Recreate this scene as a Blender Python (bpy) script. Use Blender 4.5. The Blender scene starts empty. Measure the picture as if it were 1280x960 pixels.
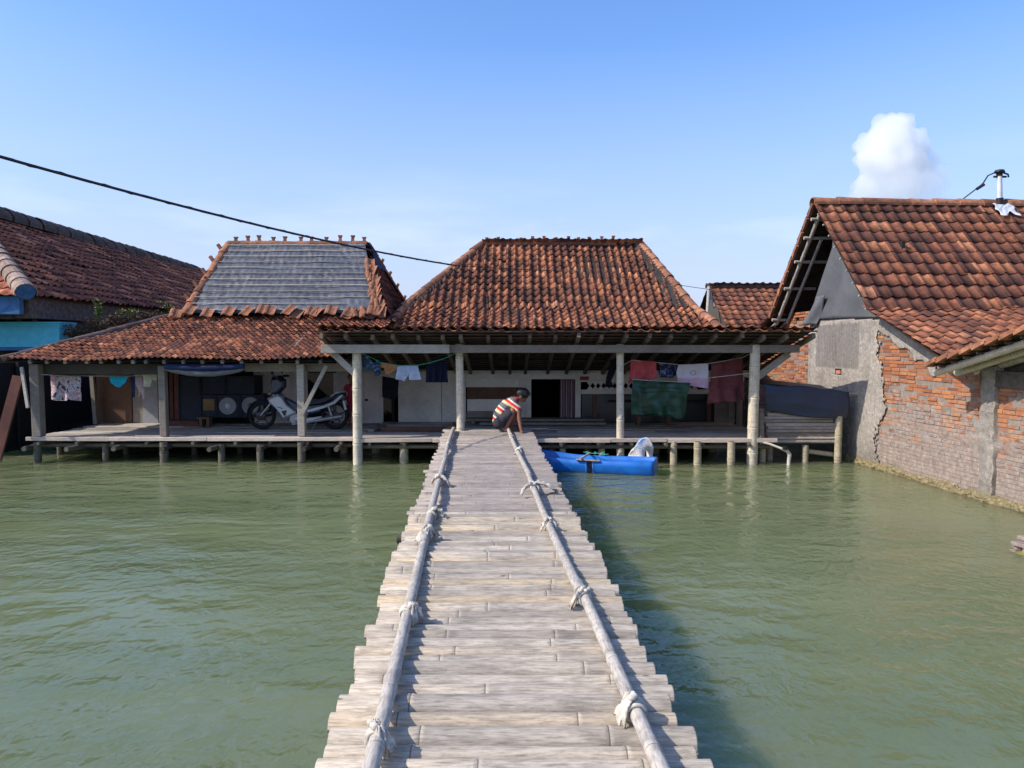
import bpy, bmesh, math, random
from mathutils import Vector, Matrix, noise
random.seed(7)
SC = bpy.context.scene
COL = SC.collection
V = Vector
R = math.radians
rnd = random.uniform

# ------------------------------------------------------------------ camera model (photo pixels 1280x960)
F = 950.0
CAMZ = 1.9
PITCH = math.atan(48.0 / F)
CP, SP = math.cos(PITCH), math.sin(PITCH)
def ray(u, v):
    a, b = (u - 640) / F, (480 - v) / F
    return V((a, CP + b * SP, -SP + b * CP))
def W(u, v, Y):
    d = ray(u, v)
    return V((0, 0, CAMZ)) + d * (Y / d.y)
def WZ(u, v, z):
    d = ray(u, v)
    return V((0, 0, CAMZ)) + d * ((z - CAMZ) / d.z)

# ------------------------------------------------------------------ scene helpers
OFF = {}
def tag(o, label=None, cat=None, group=None, kind=None):
    if label: o['label'] = label
    if cat: o['category'] = cat
    if group: o['group'] = group
    if kind: o['kind'] = kind
    return o
def thing(name, label, cat, loc=(0, 0, 0), group=None):
    o = bpy.data.objects.new(name, None)
    o.empty_display_size = 0.2
    COL.objects.link(o)
    o.location = loc
    OFF[o.name] = V(loc)
    return tag(o, label, cat, group)

def frame(d, up=V((0, 0, 1))):
    d = d.normalized()
    if abs(d.dot(up)) > 0.97:
        up = V((0, 1, 0))
    s = d.cross(up).normalized()
    t = s.cross(d).normalized()
    return s, t

class MB:
    def __init__(self):
        self.v, self.f, self.mi, self.sm, self.t = [], [], [], [], []
    def add(self, verts, faces, m=0, smooth=False, tint=0.5):
        n = len(self.v)
        self.v.extend(V(p) for p in verts)
        if isinstance(tint, (list, tuple)):
            self.t.extend(tint)
        else:
            self.t.extend([tint] * len(verts))
        for f in faces:
            self.f.append(tuple(i + n for i in f))
            self.mi.append(m)
            self.sm.append(smooth)
    def hexa(self, p, m=0):        # 8 points: bottom 4 ccw, top 4 ccw
        self.add(p, [(3, 2, 1, 0), (4, 5, 6, 7), (0, 1, 5, 4), (1, 2, 6, 5), (2, 3, 7, 6), (3, 0, 4, 7)], m, False, rnd(0, 1))
    def box(self, c, s, rz=0, m=0):
        c = V(c); hx, hy, hz = s[0] / 2, s[1] / 2, s[2] / 2
        M = Matrix.Rotation(rz, 3, 'Z')
        p = [c + M @ V((x * hx, y * hy, z * hz)) for z in (-1, 1) for x, y in ((-1, -1), (1, -1), (1, 1), (-1, 1))]
        self.hexa(p, m)
    def bx(self, x0, x1, y0, y1, z0, z1, m=0):
        self.box(((x0 + x1) / 2, (y0 + y1) / 2, (z0 + z1) / 2), (abs(x1 - x0), abs(y1 - y0), abs(z1 - z0)), 0, m)
    def beam(self, p, q, w, h, m=0, up=V((0, 0, 1)), w2=None, h2=None):
        p, q = V(p), V(q)
        s, t = frame(q - p, up)
        w2 = w if w2 is None else w2; h2 = h if h2 is None else h2
        a = [p + s * (x * w / 2) + t * (y * h / 2) for x, y in ((-1, -1), (1, -1), (1, 1), (-1, 1))]
        b = [q + s * (x * w2 / 2) + t * (y * h2 / 2) for x, y in ((-1, -1), (1, -1), (1, 1), (-1, 1))]
        self.hexa(a + b, m)
    def tube(self, pts, r, n=10, m=0, smooth=True, cap=True, tint=None):
        pts = [V(p) for p in pts]
        rr = r if isinstance(r, (list, tuple)) else [r] * len(pts)
        rings, tt = [], []
        tv = rnd(0, 1) if tint is None else tint
        s = t = None
        for i, p in enumerate(pts):
            d = (pts[min(i + 1, len(pts) - 1)] - pts[max(i - 1, 0)])
            if d.length < 1e-9: d = V((0, 0, 1))
            if s is None:
                s, t = frame(d)
            else:
                dn = d.normalized()
                s = (s - dn * s.dot(dn)).normalized(); t = s.cross(dn).normalized() * 1.0
                t = dn.cross(s).normalized() * -1.0
            rings += [p + s * (rr[i] * math.cos(2 * math.pi * k / n)) + t * (rr[i] * math.sin(2 * math.pi * k / n)) for k in range(n)]
            tt += [tv[i] if isinstance(tv, (list, tuple)) else tv] * n
        fs = []
        for i in range(len(pts) - 1):
            for k in range(n):
                a, b = i * n + k, i * n + (k + 1) % n
                fs.append((a, b, b + n, a + n))
        self.add(rings, fs, m, smooth, tt)
        if cap:
            L = (len(pts) - 1) * n
            self.add(rings[:n], [tuple(range(n))[::-1]], m, False, tt[0])
            self.add(rings[L:], [tuple(range(n))], m, False, tt[-1])
    def bamboo(self, p, q, r, n=12, m=0, node=0.34, r2=None, bend=0.0):
        p, q = V(p), V(q); L = (q - p).length; r2 = r if r2 is None else r2
        bv = V((rnd(-1, 1), rnd(-1, 1), rnd(-.3, .3))) * bend
        pts, rs, ts = [], [], []
        def put(d, k, tn):
            d = min(max(d, 0), L); f = d / L
            pts.append(p.lerp(q, f) + bv * math.sin(math.pi * f)); rs.append((r + (r2 - r) * f) * k); ts.append(tn)
        put(0, 1, .5)
        d = rnd(.1, node)
        while d < L - 0.03:
            put(d - .03, 1.0, .5); put(d - .006, 1.09, .75); put(d, .98, 0.0); put(d + .006, 1.07, .8); put(d + .03, 1.0, .5)
            d += node * rnd(.8, 1.2)
        put(L, 1, .5)
        # keep ordered
        self.tube(pts, rs, n, m, True, True, ts)
    def sphere(self, c, r, nu=14, nv=9, m=0, rot=None, tint=.5):
        c = V(c); r = V(r) if not isinstance(r, (int, float)) else V((r, r, r))
        M = rot if rot is not None else Matrix.Identity(3)
        vs, fs = [], []
        for j in range(nv + 1):
            th = math.pi * j / nv
            for i in range(nu):
                ph = 2 * math.pi * i / nu
                vs.append(c + M @ V((r.x * math.sin(th) * math.cos(ph), r.y * math.sin(th) * math.sin(ph), r.z * math.cos(th))))
        for j in range(nv):
            for i in range(nu):
                a, b = j * nu + i, j * nu + (i + 1) % nu
                fs.append((a, a + nu, b + nu, b))
        self.add(vs, fs, m, True, tint)
    def cap(self, p, q, r1, r2, n=12, m=0):       # capsule
        p, q = V(p), V(q)
        self.tube([p, p.lerp(q, .5), q], [r1, (r1 + r2) / 2, r2], n, m)
        self.sphere(p, r1, n, 8, m); self.sphere(q, r2, n, 8, m)
    def prism(self, out, y0, y1, e=0.0, k=.9, m=0, smooth=False):   # outline in (x,z), extruded along y with rounded flanks
        cx = sum(p[0] for p in out) / len(out); cz = sum(p[1] for p in out) / len(out)
        n = len(out)
        lv = [(y0, 1), (y1, 1)] if e <= 0 else [(y0, k), (y0 + e, 1), (y1 - e, 1), (y1, k)]
        vs = [V((cx + (p[0] - cx) * s, y, cz + (p[1] - cz) * s)) for y, s in lv for p in out]
        fs = [tuple(range(n)), tuple(range((len(lv) - 1) * n, len(lv) * n))[::-1]]
        for j in range(len(lv) - 1):
            for i in range(n):
                a, b = j * n + i, j * n + (i + 1) % n
                fs.append((a, a + n, b + n, b))
        self.add(vs, fs, m, smooth, rnd(0, 1))
    def lathe(self, prof, c, axis='y', n=24, m=0):
        c = V(c); vs, fs = [], []
        for r, h in prof:
            for i in range(n):
                a = 2 * math.pi * i / n
                if axis == 'y': vs.append(c + V((r * math.cos(a), h, r * math.sin(a))))
                else: vs.append(c + V((r * math.cos(a), r * math.sin(a), h)))
        for j in range(len(prof) - 1):
            for i in range(n):
                a, b = j * n + i, j * n + (i + 1) % n
                fs.append((a, b, b + n, a + n))
        self.add(vs, fs, m, True, .5)
    def torus(self, c, Rr, r, axis=V((0, 1, 0)), n=28, k=10, m=0, a0=0, a1=2 * math.pi):
        c = V(c); s, t = frame(V(axis))
        full = abs(a1 - a0 - 2 * math.pi) < 1e-6
        pts = [c + s * (Rr * math.cos(a0 + (a1 - a0) * i / n)) + t * (Rr * math.sin(a0 + (a1 - a0) * i / n)) for i in range(n + 1)]
        ax = V(axis).normalized(); vs, fs = [], []
        for p in pts:
            o = (p - c).normalized()
            vs += [p + o * (r * math.cos(2 * math.pi * j / k)) + ax * (r * math.sin(2 * math.pi * j / k)) for j in range(k)]
        for i in range(n):
            for j in range(k):
                a, b = i * k + j, i * k + (j + 1) % k
                fs.append((a, b, b + k, a + k))
        self.add(vs, fs, m, True, .5)
    def grid(self, fn, nu, nv, m=0, smooth=True, keep=None, tint=.5):
        vs = [fn(i / nu, j / nv) for j in range(nv + 1) for i in range(nu + 1)]
        fs = []
        for j in range(nv):
            for i in range(nu):
                if keep and not keep((i + .5) / nu, (j + .5) / nv): continue
                a = j * (nu + 1) + i
                fs.append((a, a + 1, a + nu + 2, a + nu + 1))
        self.add(vs, fs, m, smooth, tint)
    def build(self, name, mats, parent=None, solid=0, bevel=0, loose=False):
        off = OFF.get(parent.name, V((0, 0, 0))) if parent else V((0, 0, 0))
        used = sorted({i for f in self.f for i in f}); mp = {o: k for k, o in enumerate(used)}
        me = bpy.data.meshes.new(name)
        me.from_pydata([tuple(self.v[i] - off) for i in used], [], [tuple(mp[i] for i in f) for f in self.f])
        if not isinstance(mats, (list, tuple)): mats = [mats]
        for m in mats: me.materials.append(m)
        me.polygons.foreach_set('material_index', self.mi)
        me.polygons.foreach_set('use_smooth', self.sm)
        at = me.attributes.new('tint', 'FLOAT', 'POINT')
        at.data.foreach_set('value', [self.t[i] for i in used])
        me.update()
        o = bpy.data.objects.new(name, me); COL.objects.link(o)
        OFF[o.name] = off
        if parent: o.parent = parent
        if solid:
            md = o.modifiers.new('solid', 'SOLIDIFY'); md.thickness = solid; md.offset = 0
        if bevel:
            md = o.modifiers.new('bevel', 'BEVEL'); md.width = bevel; md.segments = 2; md.limit_method = 'ANGLE'; md.angle_limit = R(35)
        return o

def remeshed(mb, name, mat, parent, vox, smooth=4):
    off = OFF.get(parent.name, V((0, 0, 0))) if parent else V((0, 0, 0))
    tmp = MB.build(mb, 'tmp', mat)
    md = tmp.modifiers.new('r', 'REMESH'); md.mode = 'VOXEL'; md.voxel_size = vox
    s = tmp.modifiers.new('s', 'SMOOTH'); s.iterations = smooth; s.factor = .5
    dg = bpy.context.evaluated_depsgraph_get(); dg.update()
    me = bpy.data.meshes.new_from_object(tmp.evaluated_get(dg))
    old = tmp.data
    bpy.data.objects.remove(tmp); bpy.data.meshes.remove(old)
    me.transform(Matrix.Translation(-off)); me.name = name
    me.materials.clear(); me.materials.append(mat)
    me.polygons.foreach_set('use_smooth', [True] * len(me.polygons))
    o = bpy.data.objects.new(name, me); COL.objects.link(o); OFF[o.name] = off
    if parent: o.parent = parent
    return o

# ------------------------------------------------------------------ materials
class NT:
    def __init__(self, name):
        self.m = bpy.data.materials.new(name); self.m.use_nodes = True
        self.t = self.m.node_tree; self.t.nodes.clear()
        self.out = self.n('ShaderNodeOutputMaterial'); self.b = self.n('ShaderNodeBsdfPrincipled')
        self.l(self.b.outputs[0], self.out.inputs[0])
    def n(self, t, **k):
        o = self.t.nodes.new(t)
        for a, b in k.items(): setattr(o, a, b)
        return o
    def l(self, a, b): self.t.links.new(a, b)
    def coord(self, scale=(1, 1, 1), kind='Object', rot=(0, 0, 0), loc=(0, 0, 0)):
        tc = self.n('ShaderNodeTexCoord'); mp = self.n('ShaderNodeMapping')
        mp.inputs['Scale'].default_value = scale; mp.inputs['Rotation'].default_value = rot; mp.inputs['Location'].default_value = loc
        self.l(tc.outputs[kind], mp.inputs[0]); return mp.outputs[0]
    def noise(self, vec, scale, detail=6, rough=.6, dist=0):
        o = self.n('ShaderNodeTexNoise'); o.inputs['Scale'].default_value = scale; o.inputs['Detail'].default_value = detail
        o.inputs['Roughness'].default_value = rough; o.inputs['Distortion'].default_value = dist
        if vec is not None: self.l(vec, o.inputs['Vector'])
        return o.outputs['Fac']
    def ramp(self, fac, stops, interp='LINEAR'):
        o = self.n('ShaderNodeValToRGB'); e = o.color_ramp.elements; o.color_ramp.interpolation = interp
        while len(e) < len(stops): e.new(.5)
        for x, (p, c) in zip(e, stops):
            x.position = p; x.color = (c, c, c, 1) if isinstance(c, (int, float)) else (*c, 1)
        self.l(fac, o.inputs[0]); return o.outputs[0]
    def mix(self, fac, a, b, mode='MIX'):
        o = self.n('ShaderNodeMix', data_type='RGBA', blend_type=mode)
        for s, x in ((o.inputs[0], fac), (o.inputs[6], a), (o.inputs[7], b)):
            if isinstance(x, (int, float)): s.default_value = x if s == o.inputs[0] else (x, x, x, 1)
            elif isinstance(x, tuple): s.default_value = (*x, 1)
            else: self.l(x, s)
        return o.outputs[2]
    def math(self, op, a, b=0.0, c=None):
        o = self.n('ShaderNodeMath', operation=op)
        for i, x in enumerate((a, b, c)):
            if x is None: continue
            if isinstance(x, (int, float)): o.inputs[i].default_value = x
            else: self.l(x, o.inputs[i])
        return o.outputs[0]
    def island(self): return self.n('ShaderNodeNewGeometry').outputs['Random Per Island']
    def tint(self): return self.n('ShaderNodeAttribute', attribute_name='tint').outputs['Fac']
    def bump(self, h, strength=.4, dist=.01):
        o = self.n('ShaderNodeBump'); o.inputs['Strength'].default_value = strength; o.inputs['Distance'].default_value = dist
        self.l(h, o.inputs['Height']); self.l(o.outputs[0], self.b.inputs['Normal'])
    def fin(self, col, rough=.8, spec=.3, metal=0):
        if isinstance(col, tuple): self.b.inputs['Base Color'].default_value = (*col, 1)
        else: self.l(col, self.b.inputs['Base Color'])
        if isinstance(rough, (int, float)): self.b.inputs['Roughness'].default_value = rough
        else: self.l(rough, self.b.inputs['Roughness'])
        self.b.inputs['Specular IOR Level'].default_value = spec; self.b.inputs['Metallic'].default_value = metal
        return self.m
def mul(c, k): return tuple(x * k for x in c)

def wood(name, c, var=.45, stretch=(2, 14, 14), bump=.35, rough=.85, isl=.35, stain=.5):
    t = NT(name); co = t.coord(stretch)
    g = t.noise(co, 5, 8, .65)
    col = t.ramp(g, [(.25, mul(c, 1 - var)), (.55, c), (.8, mul(c, 1 + var * .6))])
    big = t.noise(t.coord((1.3, 1.3, 1.3)), 1.6, 5, .6)
    col = t.mix(t.math('MULTIPLY', t.ramp(big, [(.42, 0.0), (.7, 1.0)]), stain), col, mul(c, .35), 'MIX')
    v = t.math('ADD', t.math('MULTIPLY', t.island(), isl * 2), 1 - isl)
    col = t.mix(1.0, col, v, 'MULTIPLY')
    t.bump(g, bump, .008)
    return t.fin(col, rough, .2)
def plain(name, c, rough=.6, spec=.4, var=.15, scale=6, bump=.1, metal=0):
    t = NT(name); n = t.noise(t.coord(), scale, 6, .6)
    col = t.ramp(n, [(.3, mul(c, 1 - var)), (.7, mul(c, 1 + var))])
    if bump: t.bump(n, bump, .01)
    return t.fin(col, rough, spec, metal)
def tile_mat(name, k=1.0, stops=None, moss=.5, hue=(1, 1, 1), streak=0.0):
    t = NT(name)
    st = stops or [(0, (.085, .042, .032)), (.25, (.15, .062, .042)), (.5, (.21, .082, .05)), (.78, (.30, .115, .062)), (.93, (.42, .17, .085)), (1, (.5, .23, .13))]
    st = [(p, tuple(x * k * h for x, h in zip(c, hue))) for p, c in st]
    col = t.ramp(t.island(), st)
    n = t.noise(t.coord(), 9, 8, .7)
    col = t.mix(t.ramp(n, [(.35, 0.75), (.7, 0.0)]), col, mul((.06, .04, .035), 1), 'MIX')
    b = t.noise(t.coord(), 1.1, 4, .6)
    col = t.mix(t.math('MULTIPLY', t.ramp(b, [(.48, 0.0), (.68, 1.0)]), moss), col, (.055, .04, .033))
    sk = t.noise(t.coord((6.0, .5, .5)), 1.6, 3, .5)
    col = t.mix(t.math('MULTIPLY', t.ramp(sk, [(.45, 0.0), (.62, 1.0)]), streak), col, (.075, .043, .035))
    f = t.noise(t.coord(), 60, 3, .6)
    col = t.mix(.35, col, t.ramp(f, [(.3, .55), (.7, 1.3)]), 'MULTIPLY')
    t.bump(f, .25, .006)
    return t.fin(col, .9, .12)
def bamboo_mat(name, c, dark, yellow=None, stretch=(3, 30, 30)):
    t = NT(name); r = t.island()
    g = t.noise(t.coord(stretch), 4, 8, .7)
    if yellow:
        base = t.ramp(r, [(0, mul(c, .72)), (.3, c), (.55, mul(c, 1.1)), (.86, (c[0] * 1.08, c[1] * 1.02, c[2] * .93)), (1, yellow)])
    else:
        base = t.ramp(r, [(0, mul(c, .75)), (1, mul(c, 1.15))])
    col = t.mix(t.ramp(g, [(.30, .9), (.56, 0.0)]), base, dark)
    b = t.noise(t.coord((2.2, 5, 5)), 2.0, 6, .65)
    col = t.mix(t.math('MULTIPLY', t.ramp(b, [(.5, 0.0), (.72, 1.0)]), .55), col, mul(dark, .9))
    kn = t.n('ShaderNodeTexVoronoi'); kn.inputs['Scale'].default_value = 3.2; t.l(t.coord((1, 2.2, 2.2)), kn.inputs['Vector'])
    col = t.mix(t.math('MULTIPLY', t.ramp(kn.outputs['Distance'], [(.03, 1.0), (.07, 0.0)]), .8), col, mul(dark, .35))
    sm = t.noise(t.coord((1.2, 8, 8)), 2.4, 7, .7)
    col = t.mix(t.math('MULTIPLY', t.ramp(sm, [(.50, 0.0), (.66, 1.0)]), .42), col, mul(dark, .8))
    nd = t.tint()
    col = t.mix(t.math('MULTIPLY', t.ramp(nd, [(.1, 1.0), (.45, 0.0)]), .85), col, mul(dark, .5))
    col = t.mix(t.math('MULTIPLY', t.ramp(nd, [(.55, 0.0), (.8, 1.0)]), .15), col, mul(c, 1.35))
    t.bump(g, .3, .005)
    return t.fin(col, .7, .3)

M = {}
M['tile'] = tile_mat('roof_tile', 1.6, moss=.3, streak=.4, hue=(1.06, 1, .9))
M['tile_small'] = tile_mat('small_roof_tile', 1.85, moss=.25, hue=(1.03, 1, .93))
M['tile_red'] = tile_mat('dull_red_tile', 2.5, moss=.45, hue=(1, .88, .9))
M['tile_old'] = tile_mat('old_roof_tile', 1.0, moss=.75, hue=(.95, .85, .95))
M['tile_right'] = tile_mat('brown_roof_tile', 1.4, moss=.28, hue=(1.03, 1, .95))
M['ridge_tile'] = tile_mat('ridge_tile', 1.3, [(0, (.2, .085, .05)), (.5, (.34, .14, .07)), (1, (.48, .22, .12))], moss=.4)
M['ridge_old'] = tile_mat('grey_ridge', 1.0, [(0, (.13, .1, .085)), (1, (.2, .15, .13))], moss=.4)
M['ridge_pale'] = tile_mat('pale_ridge', 1.0, [(0, (.36, .26, .2)), (1, (.55, .42, .34))], moss=.25)
M['under'] = plain('light_stop_underlay', (.05, .035, .028), .95, .1, .4)
M['cement'] = plain('cement', (.12, .10, .085), .95, .1, .4, 12, .5)
M['wood_grey'] = wood('grey_weathered_wood', (.30, .255, .21))
M['wood_pale'] = wood('pale_wood', (.46, .41, .34))
M['wood_dark'] = wood('dark_wood', (.10, .085, .072))
M['wood_cream'] = wood('cream_painted_boards', (.8, .74, .64), var=.28, isl=.18, stain=.35)
M['wood_white'] = wood('whitewashed_boards', (.8, .72, .67), var=.28, stretch=(14, 14, 2), isl=.15, stain=.35)
M['wood_brown'] = wood('brown_boards', (.17, .095, .06), stretch=(14, 14, 2))
M['wood_red'] = wood('reddish_boards', (.14, .06, .045), stretch=(14, 14, 2))
M['wood_black'] = wood('shade_black_boards', (.028, .025, .024), stretch=(14, 14, 2))  # near-black puts the shade of the house interiors into the board colour
M['deck'] = wood('deck_boards', (.44, .39, .33), isl=.35, stain=.4)
M['deck_edge'] = wood('pale_deck_edge', (.62, .51, .4), isl=.2, stain=.3)
M['post'] = bamboo_mat('bamboo_post', (.68, .6, .46), (.3, .25, .17), stretch=(30, 30, 3))
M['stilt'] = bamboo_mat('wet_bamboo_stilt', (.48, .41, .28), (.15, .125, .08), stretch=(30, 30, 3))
M['slat'] = bamboo_mat('bridge_bamboo', (.47, .41, .325), (.15, .125, .1), (.52, .41, .26))
M['slat_far'] = bamboo_mat('grey_bridge_bamboo', (.37, .32, .27), (.15, .125, .105))
M['stilt_dark'] = bamboo_mat('damp_shaded_stilt', (.15, .13, .095), (.05, .045, .035), stretch=(30, 30, 3))  # wet algae tone plus the deck's shadow, both put into the colour
M['rail'] = bamboo_mat('bridge_rail_bamboo', (.45, .41, .35), (.17, .16, .145), stretch=(22, 3, 22))
M['rafter'] = wood('dark_brown_rafter', (.19, .15, .12))  # dark brown wood tone
M['batten'] = wood('batten', (.12, .095, .078), isl=.4)
M['rag'] = plain('white_rag', (.52, .475, .40), .95, .1, .35, 25, .5)
M['black'] = plain('black_plastic', (.012, .012, .013), .45, .4, .2)
M['base_shade'] = plain('under_deck_dark', (.02, .018, .017), .95, .05, .3)  # near-black base colour carries the darkness under the decks

def tarp_mat(name, c, rough=.42, sc=7, spec=.5):
    t = NT(name); n = t.noise(t.coord((1, 1, 1)), sc, 5, .6, .6)
    d = t.noise(t.coord(), 2, 6, .6)
    col = t.ramp(d, [(.3, mul(c, .8)), (.7, mul(c, 1.25))])
    t.bump(n, .5, .03)
    return t.fin(col, rough, spec)

M['tarp'] = tarp_mat('grey_blue_tarp', (.08, .088, .105), .55, 7, .35)
M['tarp_dark'] = tarp_mat('dark_navy_tarp', (.022, .032, .058), .5, 4)
M['tarp_blue'] = tarp_mat('blue_tarp', (.009, .016, .055), .7, 4, .2)
M['tarp_grey'] = tarp_mat('grey_tarp', (.12, .125, .135), .7, 4, .2)
M['zinc'] = tarp_mat('grey_gable_sheet', (.10, .105, .11), .5, 3)
M['zinc_bright'] = tarp_mat('bright_flashing', (.55, .58, .6), .35, 12)

# ------------------------------------------------------------------ roof builder
def prof(t, A):
    return A * math.sin(math.pi * t / .46) if t < .46 else -.5 * A * math.sin(math.pi * (t - .46) / .54)
def inpoly(x, y, P):
    c = False; j = len(P) - 1
    for i in range(len(P)):
        if (P[i][1] > y) != (P[j][1] > y) and x < (P[j][0] - P[i][0]) * (y - P[i][1]) / (P[j][1] - P[i][1]) + P[i][0]: c = not c
        j = i
    return c
def tiles(mb, poly, pw, pl, A=.02, mt=0, mu=1, under=.045, jit=1.0, sag=.03, seg=7, lip=.022):
    """poly: planar polygon, first edge = eave (left to right seen from outside)"""
    P = [V(p) for p in poly]
    eu = (P[1] - P[0]).normalized()
    nn = eu.cross(P[-1] - P[0]).normalized()
    if nn.z < 0: nn = -nn
    ev = nn.cross(eu)
    if ev.z < 0: ev = -ev
    Q = [((p - P[0]).dot(eu), (p - P[0]).dot(ev)) for p in P]
    u0, u1 = min(q[0] for q in Q), max(q[0] for q in Q); v1 = max(q[1] for q in Q)
    nu, nv = int((u1 - u0) / pw) + 2, int(v1 / pl) + 2
    for j in range(nv - 1, -1, -1):
        for i in range(nu):
            uc, vc = u0 + (i + .5) * pw, (j + .5) * pl
            if not inpoly(uc, min(vc, v1 - 1e-3) if vc < v1 + pl * .35 else vc, Q): continue
            bu, bv = u0 + i * pw + rnd(-.05, .05) * pw * jit, j * pl + rnd(-.06, .06) * pl * jit
            rz = rnd(-.03, .03) * jit; q_ = rnd(0, 1)
            if q_ < .012 and jit: bv -= pl * rnd(.15, .35); rz = rnd(-.2, .2)
            elif q_ < .05: rz = rnd(-.09, .09)
            base = P[0] + eu * bu + ev * bv
            ns = noise.noise(base * .7) * sag + rnd(0, .005) * jit
            lo, hi = lip + ns + rnd(0, .006) * jit, .002 + ns
            vs, fs = [], []
            for k in range(seg + 1):
                t = k / seg * 1.08
                h = prof(min(t, 1), A) if t <= 1 else prof((t - 1), A)
                x = t * pw
                vs.append(base + eu * x + ev * (-.12 * pl + rz * x) + nn * (h + lo))
            for k in range(seg + 1):
                t = k / seg * 1.08
                h = prof(min(t, 1), A) if t <= 1 else prof((t - 1), A)
                x = t * pw
                vs.append(base + eu * x + ev * (pl * 1.04 + rz * x) + nn * (h + hi))
            for k in range(seg + 1):
                vs.append(vs[k] - nn * .013 + ev * .004)
            m = seg + 1
            for k in range(seg):
                fs.append((k, k + 1, m + k + 1, m + k))
            mb.add(vs, fs, mt, True)
            # front lip shares vertices so the tile stays one island
            n0 = len(mb.v) - len(vs)
            for k in range(seg):
                mb.f.append((n0 + 2 * m + k, n0 + 2 * m + k + 1, n0 + k + 1, n0 + k)); mb.mi.append(mt); mb.sm.append(False)
    if under:
        mb.add([p - nn * (under - .02 + 0.0) for p in P], [tuple(range(len(P)))], mu)  # added dark sheet under the tiles, stops light leaking through
def caps(mb, p, q, seg=.3, r=.09, m=0, up=V((0, 0, 1)), droop=.0, lift=.0):
    p, q = V(p), V(q); L = (q - p).length; n = max(1, int(L / seg)); d = (q - p).normalized()
    s, t = frame(d, up)
    for i in range(n):
        a = p + d * (i * L / n - .03) + t * (lift + rnd(-.006, .008)); b = p + d * ((i + 1) * L / n) + t * (lift + rnd(-.006, .006))
        ra, rb = r * rnd(1.04, 1.14), r * rnd(.9, .98)
        vs, fs = [], []
        k = 9
        for c, rr, th in ((a, ra, 0), (b, rb, 0), (a, ra - .018, 1), (b, rb - .018, 1)):
            for j in range(k + 1):
                an = math.pi * (j / k * 1.16 - .08)
                vs.append(c + s * (rr * math.cos(an)) + t * (rr * math.sin(an)))
        K = k + 1
        for j in range(k):
            fs += [(j, j + 1, K + j + 1, K + j), (2 * K + j, 3 * K + j, 3 * K + j + 1, 2 * K + j + 1), (j, 2 * K + j, 2 * K + j + 1, j + 1), (K + j, K + j + 1, 3 * K + j + 1, 3 * K + j)]
        mb.add(vs, fs, m, False)
def finials(parent, p, q, n, m=0, h=.15, w=.075, skip=()):
    p, q = V(p), V(q)
    for i in range(n):
        if i in skip: continue
        mb = MB(); c = p.lerp(q, (i + .5) / n) + V((rnd(-.04, .04), 0, 0)); hh = h * rnd(.75, 1.15); tl = rnd(-.1, .1)
        mb.beam(c, c + V((tl * hh, 0, hh * .7)), w, w * .8, m, V((0, 1, 0)), w * .8, w * .7)
        mb.beam(c + V((tl * hh, 0, hh * .7)), c + V((tl * hh, 0, hh)), w * 1.1, w * .9, m, V((0, 1, 0)), w * 1.35, w)
        mb.build('ridge_finial', M['ridge_tile'], parent)
def rect(mb, u0, v0, u1, v1, Y, d=.03, m=0):
    a, b = W(u0, v1, Y), W(u1, v0, Y)
    mb.bx(a.x, b.x, Y, Y + d, a.z, b.z, m)
# ================================================================== SETTING: water, world, sun, camera
def water():
    mb = MB()
    S = 1500
    mb.add([(-S, -S, 0), (S, -S, 0), (S, S, 0), (-S, S, 0)], [(0, 1, 2, 3)])
    t = NT('murky_green_water')
    co = t.coord((1, 1, 1))
    big = t.noise(t.coord((.22, .5, 1)), 1.0, 4, .55)
    col = t.ramp(big, [(.35, (.118, .148, .070)), (.65, (.155, .182, .088))])
    t.fin(col, .05, .5)
    t.b.inputs['IOR'].default_value = 1.33
    t.b.inputs['Subsurface Weight'].default_value = 1.0; t.b.inputs['Subsurface Radius'].default_value = (.7, 1.0, .5); t.b.inputs['Subsurface Scale'].default_value = 2.6
    w1 = t.noise(t.coord((1.25, 1.0, 1), rot=(0, 0, R(-32))), 6.5, 2, .5, .4)
    w2 = t.noise(t.coord((1.3, 1.0, 1), rot=(0, 0, R(24))), 13, 2, .5, .4)
    w3 = t.noise(t.coord((1.0, 1.9, 1), rot=(0, 0, R(-12))), 1.5, 2, .5, .3)
    patch = t.ramp(t.noise(t.coord((.28, .55, 1), rot=(0, 0, R(-10))), 1.0, 3, .5), [(.38, .22), (.64, 1.0)])
    h = t.math('ADD', t.math('MULTIPLY', w1, 1.0), t.math('MULTIPLY', w2, .62))
    h = t.math('MULTIPLY', h, patch)
    h = t.math('ADD', h, t.math('MULTIPLY', w3, 1.7))
    t.bump(h, 1.0, .022)
    o = mb.build('water', t.m)
    tag(o, 'murky green rippled water under the bamboo bridge', None, None, 'structure')
water()

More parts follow.
